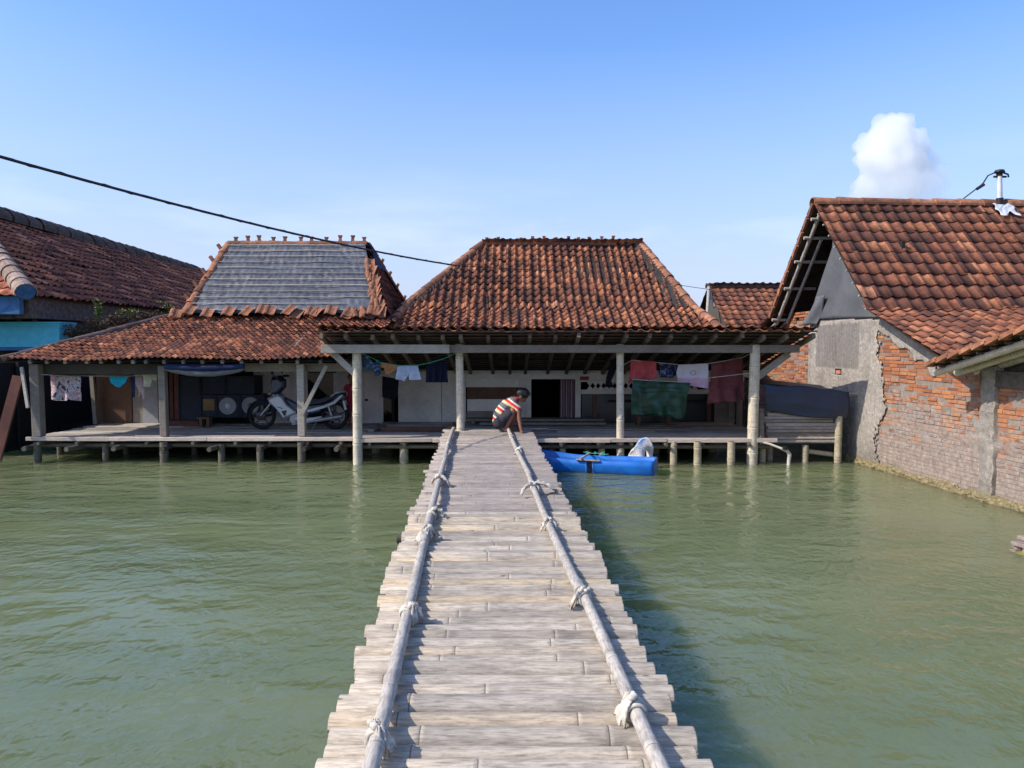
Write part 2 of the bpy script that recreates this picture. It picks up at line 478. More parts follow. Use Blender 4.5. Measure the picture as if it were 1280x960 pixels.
TS = V((-1, -.31, .9)).normalized()         # towards the sun
ELEV = math.asin(TS.z); AZ = math.atan2(TS.x, TS.y)
def world():
    w = bpy.data.worlds.new('World'); SC.world = w; w.use_nodes = True
    t = w.node_tree; t.nodes.clear()
    out = t.nodes.new('ShaderNodeOutputWorld'); bg = t.nodes.new('ShaderNodeBackground')
    sky = t.nodes.new('ShaderNodeTexSky'); sky.sky_type = 'NISHITA'; sky.sun_disc = False
    sky.sun_elevation = ELEV; sky.sun_rotation = AZ % (2 * math.pi)
    sky.altitude = 0; sky.air_density = 1.0; sky.dust_density = SKY_DUST; sky.ozone_density = SKY_OZONE
    bg.inputs[1].default_value = SKY_STR
    tc = t.nodes.new('ShaderNodeTexCoord'); mp = t.nodes.new('ShaderNodeMapping'); mp.inputs['Scale'].default_value = (1.6, 1.6, 7)
    n = t.nodes.new('ShaderNodeTexNoise'); n.inputs['Scale'].default_value = 2.1; n.inputs['Detail'].default_value = 7; n.inputs['Roughness'].default_value = .55
    t.links.new(tc.outputs['Generated'], mp.inputs[0]); t.links.new(mp.outputs[0], n.inputs['Vector'])
    r = t.nodes.new('ShaderNodeValToRGB'); e = r.color_ramp.elements; e[0].position = .5; e[0].color = (0, 0, 0, 1); e[1].position = .75; e[1].color = (1, 1, 1, 1)
    t.links.new(n.outputs['Fac'], r.inputs[0])
    sx = t.nodes.new('ShaderNodeSeparateXYZ'); t.links.new(tc.outputs['Generated'], sx.inputs[0])
    band = t.nodes.new('ShaderNodeValToRGB'); be = band.color_ramp.elements
    be[0].position = 0; be[0].color = (.35, .35, .35, 1); be[1].position = .24; be[1].color = (0, 0, 0, 1)
    m_ = be.new(.13); m_.color = (.28, .28, .28, 1)
    t.links.new(sx.outputs['Z'], band.inputs[0])
    mu = t.nodes.new('ShaderNodeMath'); mu.operation = 'MULTIPLY'
    t.links.new(r.outputs[0], mu.inputs[0]); t.links.new(band.outputs[0], mu.inputs[1])
    mx = t.nodes.new('ShaderNodeMix'); mx.data_type = 'RGBA'; mx.inputs[7].default_value = (*WISP, 1)
    hs = t.nodes.new('ShaderNodeHueSaturation'); hs.inputs['Saturation'].default_value = SKY_SAT
    tn = t.nodes.new('ShaderNodeMix'); tn.data_type = 'RGBA'; tn.blend_type = 'MULTIPLY'; tn.inputs[0].default_value = 1; tn.inputs[7].default_value = (1.0, .95, 1.02, 1)
    t.links.new(sky.outputs[0], tn.inputs[6]); t.links.new(tn.outputs[2], hs.inputs['Color'])
    hz = t.nodes.new('ShaderNodeValToRGB'); he = hz.color_ramp.elements; he[0].position = 0; he[0].color = (.93, .93, .93, 1); he[1].position = .36; he[1].color = (0, 0, 0, 1); h2 = he.new(.15); h2.color = (.58, .58, .58, 1)
    t.links.new(sx.outputs['Z'], hz.inputs[0]); hm = t.nodes.new('ShaderNodeMix'); hm.data_type = 'RGBA'; hm.inputs[7].default_value = (*HAZE, 1)
    t.links.new(hz.outputs[0], hm.inputs[0]); t.links.new(hs.outputs[0], hm.inputs[6])
    t.links.new(mu.outputs[0], mx.inputs[0]); t.links.new(hm.outputs[2], mx.inputs[6])
    t.links.new(mx.outputs[2], bg.inputs[0]); t.links.new(bg.outputs[0], out.inputs[0])
HAZE = (2.1, 2.42, 3.4)
SKY_SAT = 1.2
SKY_STR, SKY_DUST, SKY_OZONE, WISP, SUN_STR = .15, 1.0, 2.6, (4.7, 4.9, 5.5), 2.95
world()
sd = bpy.data.lights.new('sun', 'SUN'); sd.energy = SUN_STR; sd.angle = R(.55); sd.color = (1, .93, .83)
so = bpy.data.objects.new('sun', sd); COL.objects.link(so); so.rotation_euler = (-TS).to_track_quat('-Z', 'Y').to_euler(); so.location = TS * 60
cd = bpy.data.cameras.new('camera'); cd.sensor_width = 36; cd.lens = F / 1280 * 36; cd.clip_end = 5000; cd.clip_start = .05
cam = bpy.data.objects.new('camera', cd); COL.objects.link(cam); cam.location = (0, 0, CAMZ); cam.rotation_euler = (math.pi / 2 - PITCH, 0, 0)
SC.camera = cam
vs_ = SC.view_settings; vs_.view_transform = 'Standard'; vs_.look = 'None'; vs_.exposure = .80; vs_.gamma = 1; vs_.use_curve_mapping = False

def cloud():
    D = 600; mb = MB(); rg = random.Random(11)
    def cw(u, v, dy=0): return W(u, v, D + dy)
    k = D / F
    for u, v, r in ((1112, 172, 30), (1090, 185, 22), (1126, 160, 20), (1140, 180, 22), (1100, 205, 28), (1130, 205, 30), (1078, 200, 12), (1095, 235, 30), (1125, 240, 34), (1158, 200, 18), (1165, 225, 24), (1150, 235, 30), (1075, 258, 24), (1110, 272, 34), (1150, 265, 32), (1185, 262, 20), (1210, 268, 14)):
        c = cw(u, v, rg.uniform(-8, 8)); rr = r * k
        mb.sphere(c, rr * .86, 20, 14)
        for _ in range(22):
            d = V((rg.gauss(0, 1), rg.gauss(0, 1), rg.gauss(0, 1))).normalized()
            mb.sphere(c + d * rr * .78, rr * rg.uniform(.16, .36), 10, 7)
    m = bpy.data.materials.new('cloud_vapour'); m.use_nodes = True; t = m.node_tree; t.nodes.clear()
    out = t.nodes.new('ShaderNodeOutputMaterial'); pv = t.nodes.new('ShaderNodeVolumePrincipled')
    pv.inputs['Color'].default_value = (1, 1, 1, 1); pv.inputs['Anisotropy'].default_value = .2
    tc = t.nodes.new('ShaderNodeTexCoord'); sx = t.nodes.new('ShaderNodeSeparateXYZ'); t.links.new(tc.outputs['Object'], sx.inputs[0])
    mr = t.nodes.new('ShaderNodeMapRange'); mr.inputs[1].default_value = cw(1100, 262).z; mr.inputs[2].default_value = cw(1100, 195).z; mr.inputs[3].default_value = .02; mr.inputs[4].default_value = .09
    t.links.new(sx.outputs['Z'], mr.inputs[0])
    mx = t.nodes.new('ShaderNodeMapRange'); mx.inputs[1].default_value = cw(1130, 200).x; mx.inputs[2].default_value = cw(1180, 200).x; mx.inputs[3].default_value = 1; mx.inputs[4].default_value = .22
    t.links.new(sx.outputs['X'], mx.inputs[0])
    mm = t.nodes.new('ShaderNodeMath'); mm.operation = 'MULTIPLY'; t.links.new(mr.outputs[0], mm.inputs[0]); t.links.new(mx.outputs[0], mm.inputs[1])
    t.links.new(mm.outputs[0], pv.inputs['Density']); t.links.new(pv.outputs[0], out.inputs['Volume'])
    o = remeshed(mb, 'cloud', m, None, 1.1, 2)
    tag(o, 'white billowing cumulus cloud rising above the brick house roof', None, None, 'structure')
cloud()
SC.cycles.volume_bounces = 10; SC.cycles.max_bounces = 14; SC.cycles.volume_step_rate = 1.0

# ================================================================== HOUSE B (middle)
houseB = thing('stilt_house', 'stilt house with orange brown tiled hip roof and open porch at the bridge end', 'house', (.8, 14.8, 0))
DZ = .41
def deck(parent, x0, x1, y0, y1, zt, gap=.008, edge_segs=()):
    mb = MB(); y = y0 + .05
    while y < y1:
        w = rnd(.13, .22); x = x0
        while x < x1 - .05:
            L = min(rnd(1.6, 3.4), x1 - x); dz = rnd(-.012, .006)
            mb.bx(x + .003, x + L - .003, y, min(y + w - gap, y1), zt - .03 + dz, zt + dz)
            x += L
        y += w
    mb.build('deck', M['deck'], parent, bevel=.003)
    mb = MB(); x = x0
    for L, dz in edge_segs:
        mb.beam((x, y0, zt - .022 + dz + rnd(-.006, .006)), (x + L - .01, y0 + rnd(-.012, .012), zt - .022 + dz + rnd(-.006, .006)), .045, .06)
        x += L
    mb.build('edge_board', M['deck_edge'], parent, bevel=.004)
    mb = MB(); x = x0 + .25
    while x < x1:
        mb.tube([(x, y0 - rnd(.0, .12), zt - .085), (x + rnd(-.03, .03), y1, zt - .085)], .028, 8)
        x += rnd(.5, .75)
    mb.bamboo((x0 + .1, y0 + .12, zt - .135), (x1 - .1, y0 + .13, zt - .14), .035)
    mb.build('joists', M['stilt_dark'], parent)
deck(houseB, -2.52, 4.25, 12.08, 14.8, DZ, edge_segs=((1.25, 0), (.95, -.004), (1.9, 0), (.9, .004), (1.77, -.006)))
def stilt(parent, u, Y, top=.36, r=.06, m=None, v=None, lean=0):
    x = W(u, 560, Y).x
    mb = MB(); mb.bamboo((x, Y, -.5), (x + lean, Y, top), r, 14, node=.3)
    # black disc stands in for the shade inside the hollow end
    mb.tube([(x + lean, Y, top - .002), (x + lean, Y, top + .004)], r * .7, 12, 1)
    return mb.build('stilt', [m or M['stilt'], M['black']], parent)
for u, Y, top, r in ((505, 12.25, .34, .07), (548, 13.3, .33, .06), (590, 13.2, .33, .06), (703, 12.25, .33, .055), (752, 12.25, .34, .055), (690, 13.4, .33, .06), (735, 13.4, .33, .06), (820, 13.4, .33, .06), (842, 12.1, .37, .055), (838, 13.3, .33, .06),
                     (872, 12.05, .37, .06), (914, 12.05, .37, .06), (890, 13.5, .33, .06), (938, 12.3, .33, .06), (953, 12.35, .32, .055), (962, 12.6, .33, .055), (430, 13.4, .33, .07), (470, 13.4, .33, .07)):
    stilt(houseB, u, Y, top, r)
# porch posts (thick pale bamboo) standing in the water, up to the beam
def post(parent, u0, u1, vt, Y, r, m, vb=577, z0=-.5):
    a = W(u0, 548, Y); b = W(u1, vt, Y)
    mb = MB(); mb.bamboo((a.x, Y, z0), (b.x, Y, b.z), r, 16, node=.5, r2=r * .92)
    return mb.build('post', m, parent)
post(houseB, 447, 446, 432, 12.1, .078, M['post'])
post(houseB, 576, 574, 430, 12.24, .066, M['post'], z0=.42)
post(houseB, 776, 775, 430, 12.24, .064, M['post'])
post(houseB, 940, 944, 431, 12.14, .086, M['post'])
mb = MB()
zb = W(600, 436, 12.2).z
mb.beam((W(402, 436, 12.0).x, 11.99, zb), (W(562, 436, 12.0).x, 11.99, zb + .0), .09, .135)
mb.build('porch_beam', M['wood_pale'], houseB, bevel=.006)
mb = MB()
mb.beam((W(558, 436, 12.15).x, 12.13, zb), (W(998, 436, 12.15).x, 12.13, zb), .09, .125)
mb.build('porch_beam', M['wood_grey'], houseB, bevel=.006)
mb = MB(); mb.beam(W(416, 441, 12.08), W(449, 472, 12.1), .07, .1); mb.build('brace', M['wood_pale'], houseB, bevel=.005)
mb = MB(); mb.beam(W(943, 474, 12.4), W(986, 442, 12.3), .07, .11); mb.build('brace', M['wood_pale'], houseB, bevel=.005)
# porch roof: tips up towards the water
EY, EZ, BYk, BZk = 11.82, 2.06, 14.75, 1.385
xl, xr = W(398, 413, EY).x, W(1020, 413, EY).x
mb = MB()
def pz(y): return EZ + (BZk - EZ) * (y - EY) / (BYk - EY)
for i in range(22):                               # rafters
    x = xl + .08 + (xr - xl - .16) * i / 21 + rnd(-.05, .05)
    y1_ = EY + rnd(-.06, .12)
    mb.beam((x, y1_, pz(y1_) - .01), (x + rnd(-.03, .03), BYk, pz(BYk) - .01), .055, .075)
mb.build('rafters', M['rafter'], houseB)
mb = MB()
y = EY - .05
while y < BYk:
    mb.beam((xl, y, pz(y) + .05 + rnd(-.008, .008)), (xr, y, pz(y) + .05 + rnd(-.008, .008)), .03, .022); y += rnd(.16, .21)
mb.build('battens', M['batten'], houseB)
mb = MB()
tiles(mb, [(xr, BYk, pz(BYk) + .10), (xl, BYk, pz(BYk) + .10), (xl, EY, pz(EY) + .10), (xr, EY, pz(EY) + .10)], .165, .24, .022, under=.02)
for i in range(int((xr - xl) / .165)):            # raised eave course seen end-on
    x = xl + i * .165
    if rnd(0, 1) < .06: continue
    z0 = EZ + .075 + rnd(-.008, .012)
    vsA = [V((x + k / 6 * .178, EY - .1, z0 + prof(min(k / 6, 1), .026))) for k in range(7)]
    vsB = [p + V((0, .34, .02)) for p in vsA]; vsC = [p - V((0, 0, .016)) for p in vsA]
    mb.add(vsA + vsB + vsC, [(k, k + 1, 8 + k, 7 + k) for k in range(6)] + [(14 + k, 15 + k, k + 1, k) for k in range(6)], 0, False)
mb.build('porch_roof', [M['tile'], M['under']], houseB)
# main roof
rl, rr_ = W(603, 306, 17.5), W(801, 306, 17.5)
kl, kr = W(508, 385, 15.3), W(866, 385, 15.3)
el, er = W(478, 415, 14.2), W(905, 415, 14.2)
KZ = kl.z; YB = 20.7; YK = 19.7
bl_, br_ = V((el.x, YB, el.z)), V((er.x, YB, er.z)); bkl, bkr = V((kl.x, YK, KZ)), V((kr.x, YK, KZ))
mb = MB()
tiles(mb, [el, er, kr, kl], .165, .2, .042, sag=.05)
tiles(mb, [kl, kr, rr_, rl], .165, .24, .045, sag=.05)
tiles(mb, [br_, bl_, bkl, bkr], .165, .2, .022); tiles(mb, [bkr, bkl, rl, rr_], .165, .24, .022)
tiles(mb, [bl_, el, kl, bkl], .165, .2, .022); tiles(mb, [bkl, kl, rl], .165, .24, .022)
tiles(mb, [er, br_, bkr, kr], .165, .2, .022); tiles(mb, [kr, bkr, rr_], .165, .24, .022)
mainroof = mb.build('roof', [M['tile'], M['under']], houseB)
mb = MB()
caps(mb, kl + V((-.05, 0, .0)), rl, .36, .1); caps(mb, el, kl, .36, .1)
caps(mb, bkl, rl, .36, .1)
hm_ = MB(); caps(hm_, kr, rr_, .36, .1); caps(hm_, er, kr, .36, .1); caps(hm_, bkr, rr_, .36, .1); hm_.build('hip_tiles', M['ridge_tile'], mainroof)
caps(mb, rl, rl.lerp(rr_, .84), .34, .085)
finials(mainroof, rl + V((0, 0, .07)), rr_ + V((0, 0, .07)), 14, 0, .12, .06, skip=(2, 12, 13))
finials(mainroof, rr_ - V((.07, 0, -.04)), rr_ + V((.05, 0, .04)), 1, 0, .12, .08)
mb.build('ridge_tiles', M['ridge_tile'], mainroof)
mb = MB()   # bare broken ridge end and cement under the hips
a, b = rl.lerp(rr_, .85), rr_
mb.tube([a.lerp(b, k / 8) + V((0, 0, .03 + rnd(-.02, .05))) for k in range(9)], .018, 6)
mb.tube([a.lerp(b, k / 8) + V((0, -.03, .06 + rnd(-.03, .05))) for k in range(9)], .015, 6)
mb.build('broken_ridge', M['black'], mainroof)
for p, q, s in ((kr, rr_, -1), (kl, rl, 1)):
    mb = MB()
    nrm = V((0, -.6, .8))
    for k in range(26):
        f = (k + .5) / 26; c = p.lerp(q, f); w = (.34 if s < 0 else .11) * (1 - .5 * f) * rnd(.8, 1.2)
        mb.beam(c + V((0, 0, -.0)), c + V((s * w, 0, 0)), .14, .09)
    mb.build('hip_cement', M['cement'], mainroof)
# walls under the roof
YW = 14.8
mb = MB()
for u0, u1 in ((417, 437), (437, 456), (456, 475)): rect(mb, u0 + .4, 452, u1 - .4, 532, YW)
mb.build('wall_boards', M['wood_white'], houseB)
mb = MB()
rect(mb, 498, 460, 551.5, 531, YW); rect(mb, 552.5, 466, 576, 531, YW); rect(mb, 576, 474, 582, 531, YW - .02, .05)
rect(mb, 582.5, 474, 648, 484, YW); rect(mb, 648, 474, 661, 531, YW); rect(mb, 584, 499, 648, 514, YW); 
mb.build('wall_boards', M['wood_cream'], houseB)
mb = MB(); rect(mb, 584, 484.5, 645, 498.5, YW + .01); mb.build('brown_plank', M['wood_brown'], houseB)
mb = MB(); rect(mb, 583, 514.5, 648, 531, YW); mb.build('wall_boards', M['wood_grey'], houseB)
mb = MB(); rect(mb, 470, 463, 940, 474, YW - .07, .06); mb.build('wall_plate', M['wood_cream'], houseB)
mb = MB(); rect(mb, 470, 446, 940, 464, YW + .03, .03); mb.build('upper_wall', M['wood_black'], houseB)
mb = MB(); rect(mb, 658.5, 470, 664, 531, YW - .06, .05); rect(mb, 719, 470, 726, 531, YW - .06, .05); rect(mb, 664, 470, 719, 474, YW - .06, .05); mb.build('door_frame', M['wood_cream'], houseB)
def curtain(mb, u0, u1, v0, v1, Y, amp=.02, waves=5, ph=0):
    a, b = W(u0, v0, Y), W(u1, v1, Y)
    mb.grid(lambda s, t: V((a.x + (b.x - a.x) * s, Y + amp * math.sin(s * waves * 6.28 + ph + .4 * math.sin(t * 3)), a.z + (b.z - a.z) * t)), 60, 8)
t = NT('striped_curtain'); w_ = t.n('ShaderNodeTexWave'); w_.inputs['Scale'].default_value = 6.5; w_.inputs['Distortion'].default_value = .6; t.l(t.coord(), w_.inputs[0])
M['curtain'] = t.fin(t.ramp(w_.outputs['Fac'], [(.4, (.13, .07, .075)), (.5, (.36, .29, .3))]), .9, .1)
mb = MB(); curtain(mb, 700, 718.5, 474, 531, YW + .03, .02, 3.2); mb.build('door_curtain', M['curtain'], houseB, solid=.006)
# window part with diamond-cut board
mb = MB(); rect(mb, 726, 474, 930, 477.5, YW - .03, .03); rect(mb, 726, 487, 930, 492.5, YW - .04, .05); mb.build('window_frame', M['wood_cream'], houseB)
mb = MB()
a, b = W(734, 477, YW - .02), W(872, 487.5, YW - .02); n = 20; dx = (b.x - a.x) / n; zm = (a.z + b.z) / 2; hz = (a.z - b.z) / 2
for i in range(n):
    x = a.x + i * dx
    for s in (1, -1):   # toothed edges leave diamond holes
        o = [(x, zm + s * hz), (x + dx, zm + s * hz), (x + dx, zm + s * hz * .75), (x + dx * .62, zm + s * hz * .05), (x + dx * .38, zm + s * hz * .05), (x, zm + s * hz * .75)]
        mb.prism(o if s < 0 else o[::-1], YW - .02, YW)
mb.build('fretwork_board', M['wood_cream'], houseB)
mb = MB(); rect(mb, 725, 470.5, 736, 475, YW - .09, .01); mb.build('red_sticker', plain('red_sticker_paint', (.3, .04, .04)), houseB)
mb = MB(); rect(mb, 727, 492.5, 930, 531, YW + .02, .02); mb.build('window_pane', plain('dusty_dark_glass', (.03, .03, .032), .25, .5), houseB)
for u0, u1 in ((741, 746), (884, 889)):
    mb = MB(); rect(mb, u0, 492.5, u1, 531, YW - .03, .04); mb.build('window_mullion', M['wood_brown'], houseB)
mb = MB(); rect(mb, 760, 500, 885, 503, YW - .01, .02); mb.build('window_rail', M['wood_black'], houseB)
mb = MB(); rect(mb, 911, 492, 919, 535, YW - .15, .06); rect(mb, 893, 495, 911, 531, YW - .02, .03); mb.build('wall_boards', M['wood_grey'], houseB)
mb = MB(); p = W(924, 533, 14.6); mb.tube([(p.x, 14.6, .3), (p.x, 14.6, 1.25)], .06, 12); mb.build('wall_post', M['wood_grey'], houseB)
mb = MB(); rect(mb, 932, 445, 950, 533, YW - .04, .05); mb.build('wall_boards', M['wood_dark'], houseB)
# dark closed body of the house
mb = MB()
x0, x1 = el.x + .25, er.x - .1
mb.bx(x0, x1, YW + .02, 20.2, -.4, DZ - .04)                                    # earth and timber base, near-black for the darkness below the deck
mb.build('base', M['base_shade'], houseB)
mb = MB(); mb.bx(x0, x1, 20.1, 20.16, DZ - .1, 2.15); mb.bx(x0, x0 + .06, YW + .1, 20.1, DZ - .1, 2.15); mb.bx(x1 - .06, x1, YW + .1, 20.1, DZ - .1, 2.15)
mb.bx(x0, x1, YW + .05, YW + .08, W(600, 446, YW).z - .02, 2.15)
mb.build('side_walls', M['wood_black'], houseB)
mb = MB(); rect(mb, 478, 474, 497.5, 478, YW, .03); rect(mb, 475.5, 474, 478.5, 531, YW - .02, .04); rect(mb, 426, 0, 427, 1, YW); mb2 = mb
mb = MB(); rect(mb, 475.5, 468, 478.5, 531, YW - .02, .04); rect(mb, 478.5, 468, 497.5, 471.5, YW - .02, .04); mb.build('door_frame', M['wood_cream'], houseB)
mb = MB(); c = W(458, 500, YW - .02); mb.bx(c.x - .03, c.x + .03, YW - .02, YW, c.z - .02, c.z + .02); mb.build('door_lock', M['black'], houseB)
# low step along the wall
mb = MB()
for k, (ua, ub) in enumerate(((583, 755), (600, 757))):
    a, b = W(ua, 531, 14.45 - .22 * k), W(ub, 531, 14.45 - .22 * k); z = DZ + .10 - .05 * k
    mb.bx(a.x, b.x, 14.35 - .2 * k, 14.7 - .2 * k, z - .04, z)
    for f in (.05, .5, .95): mb.bx(a.x + (b.x - a.x) * f - .03, a.x + (b.x - a.x) * f + .03, 14.4 - .2 * k, 14.6 - .2 * k, DZ, z - .04)
mb.build('wall_step', M['wood_grey'], houseB, bevel=.004)

# ================================================================== HOUSE A (left)
houseA = thing('stilt_house', 'stilt house with grey tarpaulin over its upper roof and motorbike on its porch', 'house', (-5.2, 14.6, 0))
xa0, xa1 = -7.9, -2.53
deck(houseA, xa0, xa1, 12.3, 14.6, DZ - .005, edge_segs=((1.35, .0), (1.6, .004), (2.42, -.003)))
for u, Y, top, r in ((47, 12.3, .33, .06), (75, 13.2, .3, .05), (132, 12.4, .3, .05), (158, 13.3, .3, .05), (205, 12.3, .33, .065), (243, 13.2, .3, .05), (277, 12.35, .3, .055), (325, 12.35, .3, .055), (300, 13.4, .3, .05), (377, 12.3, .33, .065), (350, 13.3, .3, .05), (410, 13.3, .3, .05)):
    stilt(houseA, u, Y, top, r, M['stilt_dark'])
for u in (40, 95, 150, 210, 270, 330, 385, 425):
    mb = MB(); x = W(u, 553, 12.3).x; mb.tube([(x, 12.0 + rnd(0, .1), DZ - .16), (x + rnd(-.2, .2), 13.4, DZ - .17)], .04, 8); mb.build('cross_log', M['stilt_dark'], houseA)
def wpost(parent, u0, u1, vt, Y, w, m, z0=-.4, w2=None):
    a = W(u0, 545, Y); b = W(u1, vt, Y); mb = MB()
    mb.beam((a.x, Y, z0), (b.x, Y, b.z), w, w, 0, V((0, 1, 0)), w2 or w, w2 or w)
    return mb.build('post', m, parent, bevel=.012)
wpost(houseA, 49, 45, 455, 12.42, .15, M['wood_grey'], z0=DZ); wpost(houseA, 206, 203, 457, 12.42, .115, M['wood_grey'], z0=DZ); wpost(houseA, 378, 376, 455, 12.42, .12, M['wood_pale'], z0=DZ)
mb = MB(); rect(mb, 36, 455, 205, 468, 12.5, .09); mb.build('porch_beam', M['wood_dark'], houseA, bevel=.005)
mb = MB(); rect(mb, 306, 454, 476, 464.5, 12.51, .09); mb.build('porch_beam', M['wood_grey'], houseA, bevel=.005)
mb = MB(); rect(mb, 203, 455, 308, 462, 12.52, .09); mb.build('porch_beam', M['wood_dark'], houseA, bevel=.005)
mb = MB(); mb.beam(W(408, 457, 12.34), W(377, 519, 12.32), .05, .06); mb.build('brace', M['wood_pale'], houseA, bevel=.004)
LE = 12.15; LZ = W(300, 450, LE).z; TY = 14.65; TZ = W(300, 396, TY).z
mb = MB()
for u in (36, 57, 80, 107, 125, 147, 165, 181, 204, 228, 252, 277, 301, 326, 350, 371, 400):
    a = W(u, 455, LE); k_ = min(1.0, max(.12, (a.x - W(4, 450, LE).x) / (W(213, 396, TY).x - W(4, 450, LE).x) - .04)); k_ = 1.0 if a.x > W(213, 396, TY).x else k_
    mb.beam((a.x, LE + .02, LZ - .035), (a.x, LE + (TY - LE) * k_, LZ - .035 + (TZ - LZ - .03) * k_), .05, .05)
mb.build('rafters', M['wood_grey'], houseA)
lel, ler, ltr, ltl = V((W(4, 450, LE).x, LE, LZ)), V((W(428, 450, LE).x, LE, LZ)), V((W(500, 396, TY).x, TY, TZ)), V((W(213, 396, TY).x, TY, TZ))
mb = MB()
tiles(mb, [lel, ler, ltr, ltl], .093, .15, .02, under=.05, sag=.07, seg=5)
lowroof = mb.build('lower_roof', [M['tile_small'], M['under']], houseA)
mb = MB()
lbk = V((ltl.x, 18.4, TZ)); lbe = V((lel.x, 19, LZ))
tiles(mb, [lbe, lel, ltl, lbk], .12, .17, .02, under=.05, sag=.05, seg=4)
mb.build('side_roof', [M['tile_old'], M['under']], houseA)
mb = MB(); caps(mb, lel, ltl, .3, .07); mb.build('hip_tiles', M['ridge_old'], houseA)
# upper roof: tarpaulin front, dark tiled right flank
url, urr = W(287, 306, 16), W(459, 306, 16)
ubl, ubr = W(231, 394, 14.5), W(484, 394, 14.5)
bkx = V((0, 3.0, 0)); bbl, bbr = V((ubl.x, 17.5, ubl.z)), V((W(510, 394, 16.5).x, 17.5, ubr.z))
ubr2 = V((ubr.x + .25, ubr.y, ubr.z))
mb = MB()
tiles(mb, [ubr, bbr, urr], .12, .17, .022, sag=.05); tiles(mb, [bbr, bbl, url, urr], .15, .2, .022); tiles(mb, [bbl, ubl, url], .15, .2, .022)
uproof = mb.build('upper_roof', [M['tile_old'], M['under']], houseA)
mb = MB()
nrm = (ubr - ubl).cross(url - ubl).normalized()
if nrm.y > 0: nrm = -nrm
tr_b, tr_t = ubl.lerp(ubr, .955), url.lerp(urr, .985)
def tarpf(s, t):
    p = ubl.lerp(tr_b, s).lerp(url.lerp(tr_t, s), t)
    w = .012 * noise.noise(V((s * 40, t * 13, 4))) + .008 * noise.noise(V((s * 26 + t * 9, t * 5, 9))) + .012 * abs(math.sin((t * 12 - .35) * math.pi)) + .03 * noise.noise(V((s * 5, t * 4, 2)))
    return p + nrm * (.05 + w)
mb.grid(tarpf, 150, 90)
mb.build('roof_tarpaulin', M['tarp'], uproof)
mb = MB()
for k in range(12):
    t_ = (k + .35) / 12; s0, s1 = rnd(0, .04), 1 - rnd(0, .02)
    if k == 1: s1 = .84
    pts = [ubl.lerp(tr_b, s).lerp(url.lerp(tr_t, s), t_ + rnd(-.003, .003)) + nrm * (.085 + rnd(-.004, .004)) for s in [s0 + (s1 - s0) * i / 8 for i in range(9)]]
    mb.tube(pts, .011, 6)
mb.build('tarpaulin_battens', M['wood_pale'], uproof)
mb = MB()   # blue tarpaulin corner on the right flank
mb.grid(lambda s, t: urr.lerp(ubr, .06 + .34 * t).lerp(urr.lerp(bbr, .03 + .34 * t), s * .8) + V((.05, -.03, .07 + .02 * math.sin(s * 14 + t * 6))), 14, 14)
mb.build('blue_tarpaulin_corner', M['tarp_blue'], uproof)
def loose_tile(parent, c, rz, tx, sz=.2, m=0):
    mb = MB()
    M3 = Matrix.Rotation(rz, 3, 'Z') @ Matrix.Rotation(tx, 3, 'X')
    vs, fs = [], []
    for j in range(2):
        for k in range(7): vs.append(V(c) + M3 @ V(((k / 6 - .5) * sz, (j - .5) * sz * 1.3, prof(k / 6, .03) + .02)))
    for k in range(7): vs.append(vs[k] - V((0, 0, .02)))
    for k in range(6): fs += [(k, k + 1, 8 + k, 7 + k), (14 + k, 15 + k, k + 1, k)]
    mb.add(vs, fs, m, False); mb.build('loose_tile', M['ridge_tile'], parent)
for u in (258, 287, 309, 331, 337, 363, 371, 389, 397, 416, 436, 458, 240, 222):     # tiles laid on the tarp foot
    loose_tile(uproof, W(u + rnd(-3, 3), 393 + rnd(-4, 2), 14.42) + V((0, -.03, .03)), rnd(-.5, .5), .55, .22)
for k in range(14):                                                                   # stack along its right edge
    f = k / 13; loose_tile(uproof, ubr.lerp(urr, f * .66) + V((-.13 * (1 - f * .6) + rnd(-.03, .03), -.09, .06)), rnd(-.3, .3), .78 + rnd(-.12, .12), .2)
for u in (438, 448, 458, 468): loose_tile(uproof, W(u, 390 + rnd(-3, 3), 14.42), rnd(-.5, .5), .5, .27)
mb = MB()
caps(mb, ubl, url, .3, .1); caps(mb, url, urr, .28, .08); finials(uproof, url + V((-.03, 0, .06)), urr + V((.08, 0, .06)), 11, 0, .13, .065)
caps(mb, bbr, urr, .3, .08)
for k in range(5):
    c = ubl.lerp(url, .15 + .18 * k) + V((-.06, 0, .08)); hb_ = MB(); hb_.beam(c, c + V((-.07, 0, .1)), .07, .06); hb_.build('ridge_finial', M['ridge_tile'], uproof)
for k in range(5):
    c = bbr.lerp(urr, .1 + .16 * k) + V((.02, 0, .03)); hb_ = MB(); hb_.beam(c, c + V((.05, 0, .12)), .05, .05); hb_.build('ridge_finial', M['ridge_tile'], uproof)
mb.build('ridge_tiles', M['ridge_tile'], uproof)
# wall
YA = 14.6
mb = MB(); rect(mb, 122, 466, 165, 532, YA); mb.build('door', M['wood_brown'], houseA)
mb = MB(); rect(mb, 165.5, 466, 178, 532, YA); rect(mb, 197, 466, 205, 532, YA); mb.build('wall_boards', M['wood_grey'], houseA)
mb = MB(); rect(mb, 178.5, 474, 196.5, 532, YA - .01); mb.build('zinc_panel', plain('dull_zinc_sheet', (.3, .3, .31), .5, .4), houseA)
mb = MB()
for k in range(3): rect(mb, 205 + 6 * k + .3, 462, 211 + 6 * k, 532, YA)
mb.build('wall_boards', M['wood_red'], houseA)
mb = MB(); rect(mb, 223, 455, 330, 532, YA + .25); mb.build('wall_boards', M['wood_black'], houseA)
mb = MB(); rect(mb, 318, 462, 341, 532, YA); rect(mb, 341.5, 462, 365, 532, YA); rect(mb, 365.5, 462, 384, 532, YA); mb.build('wall_boards', M['wood_white'], houseA)
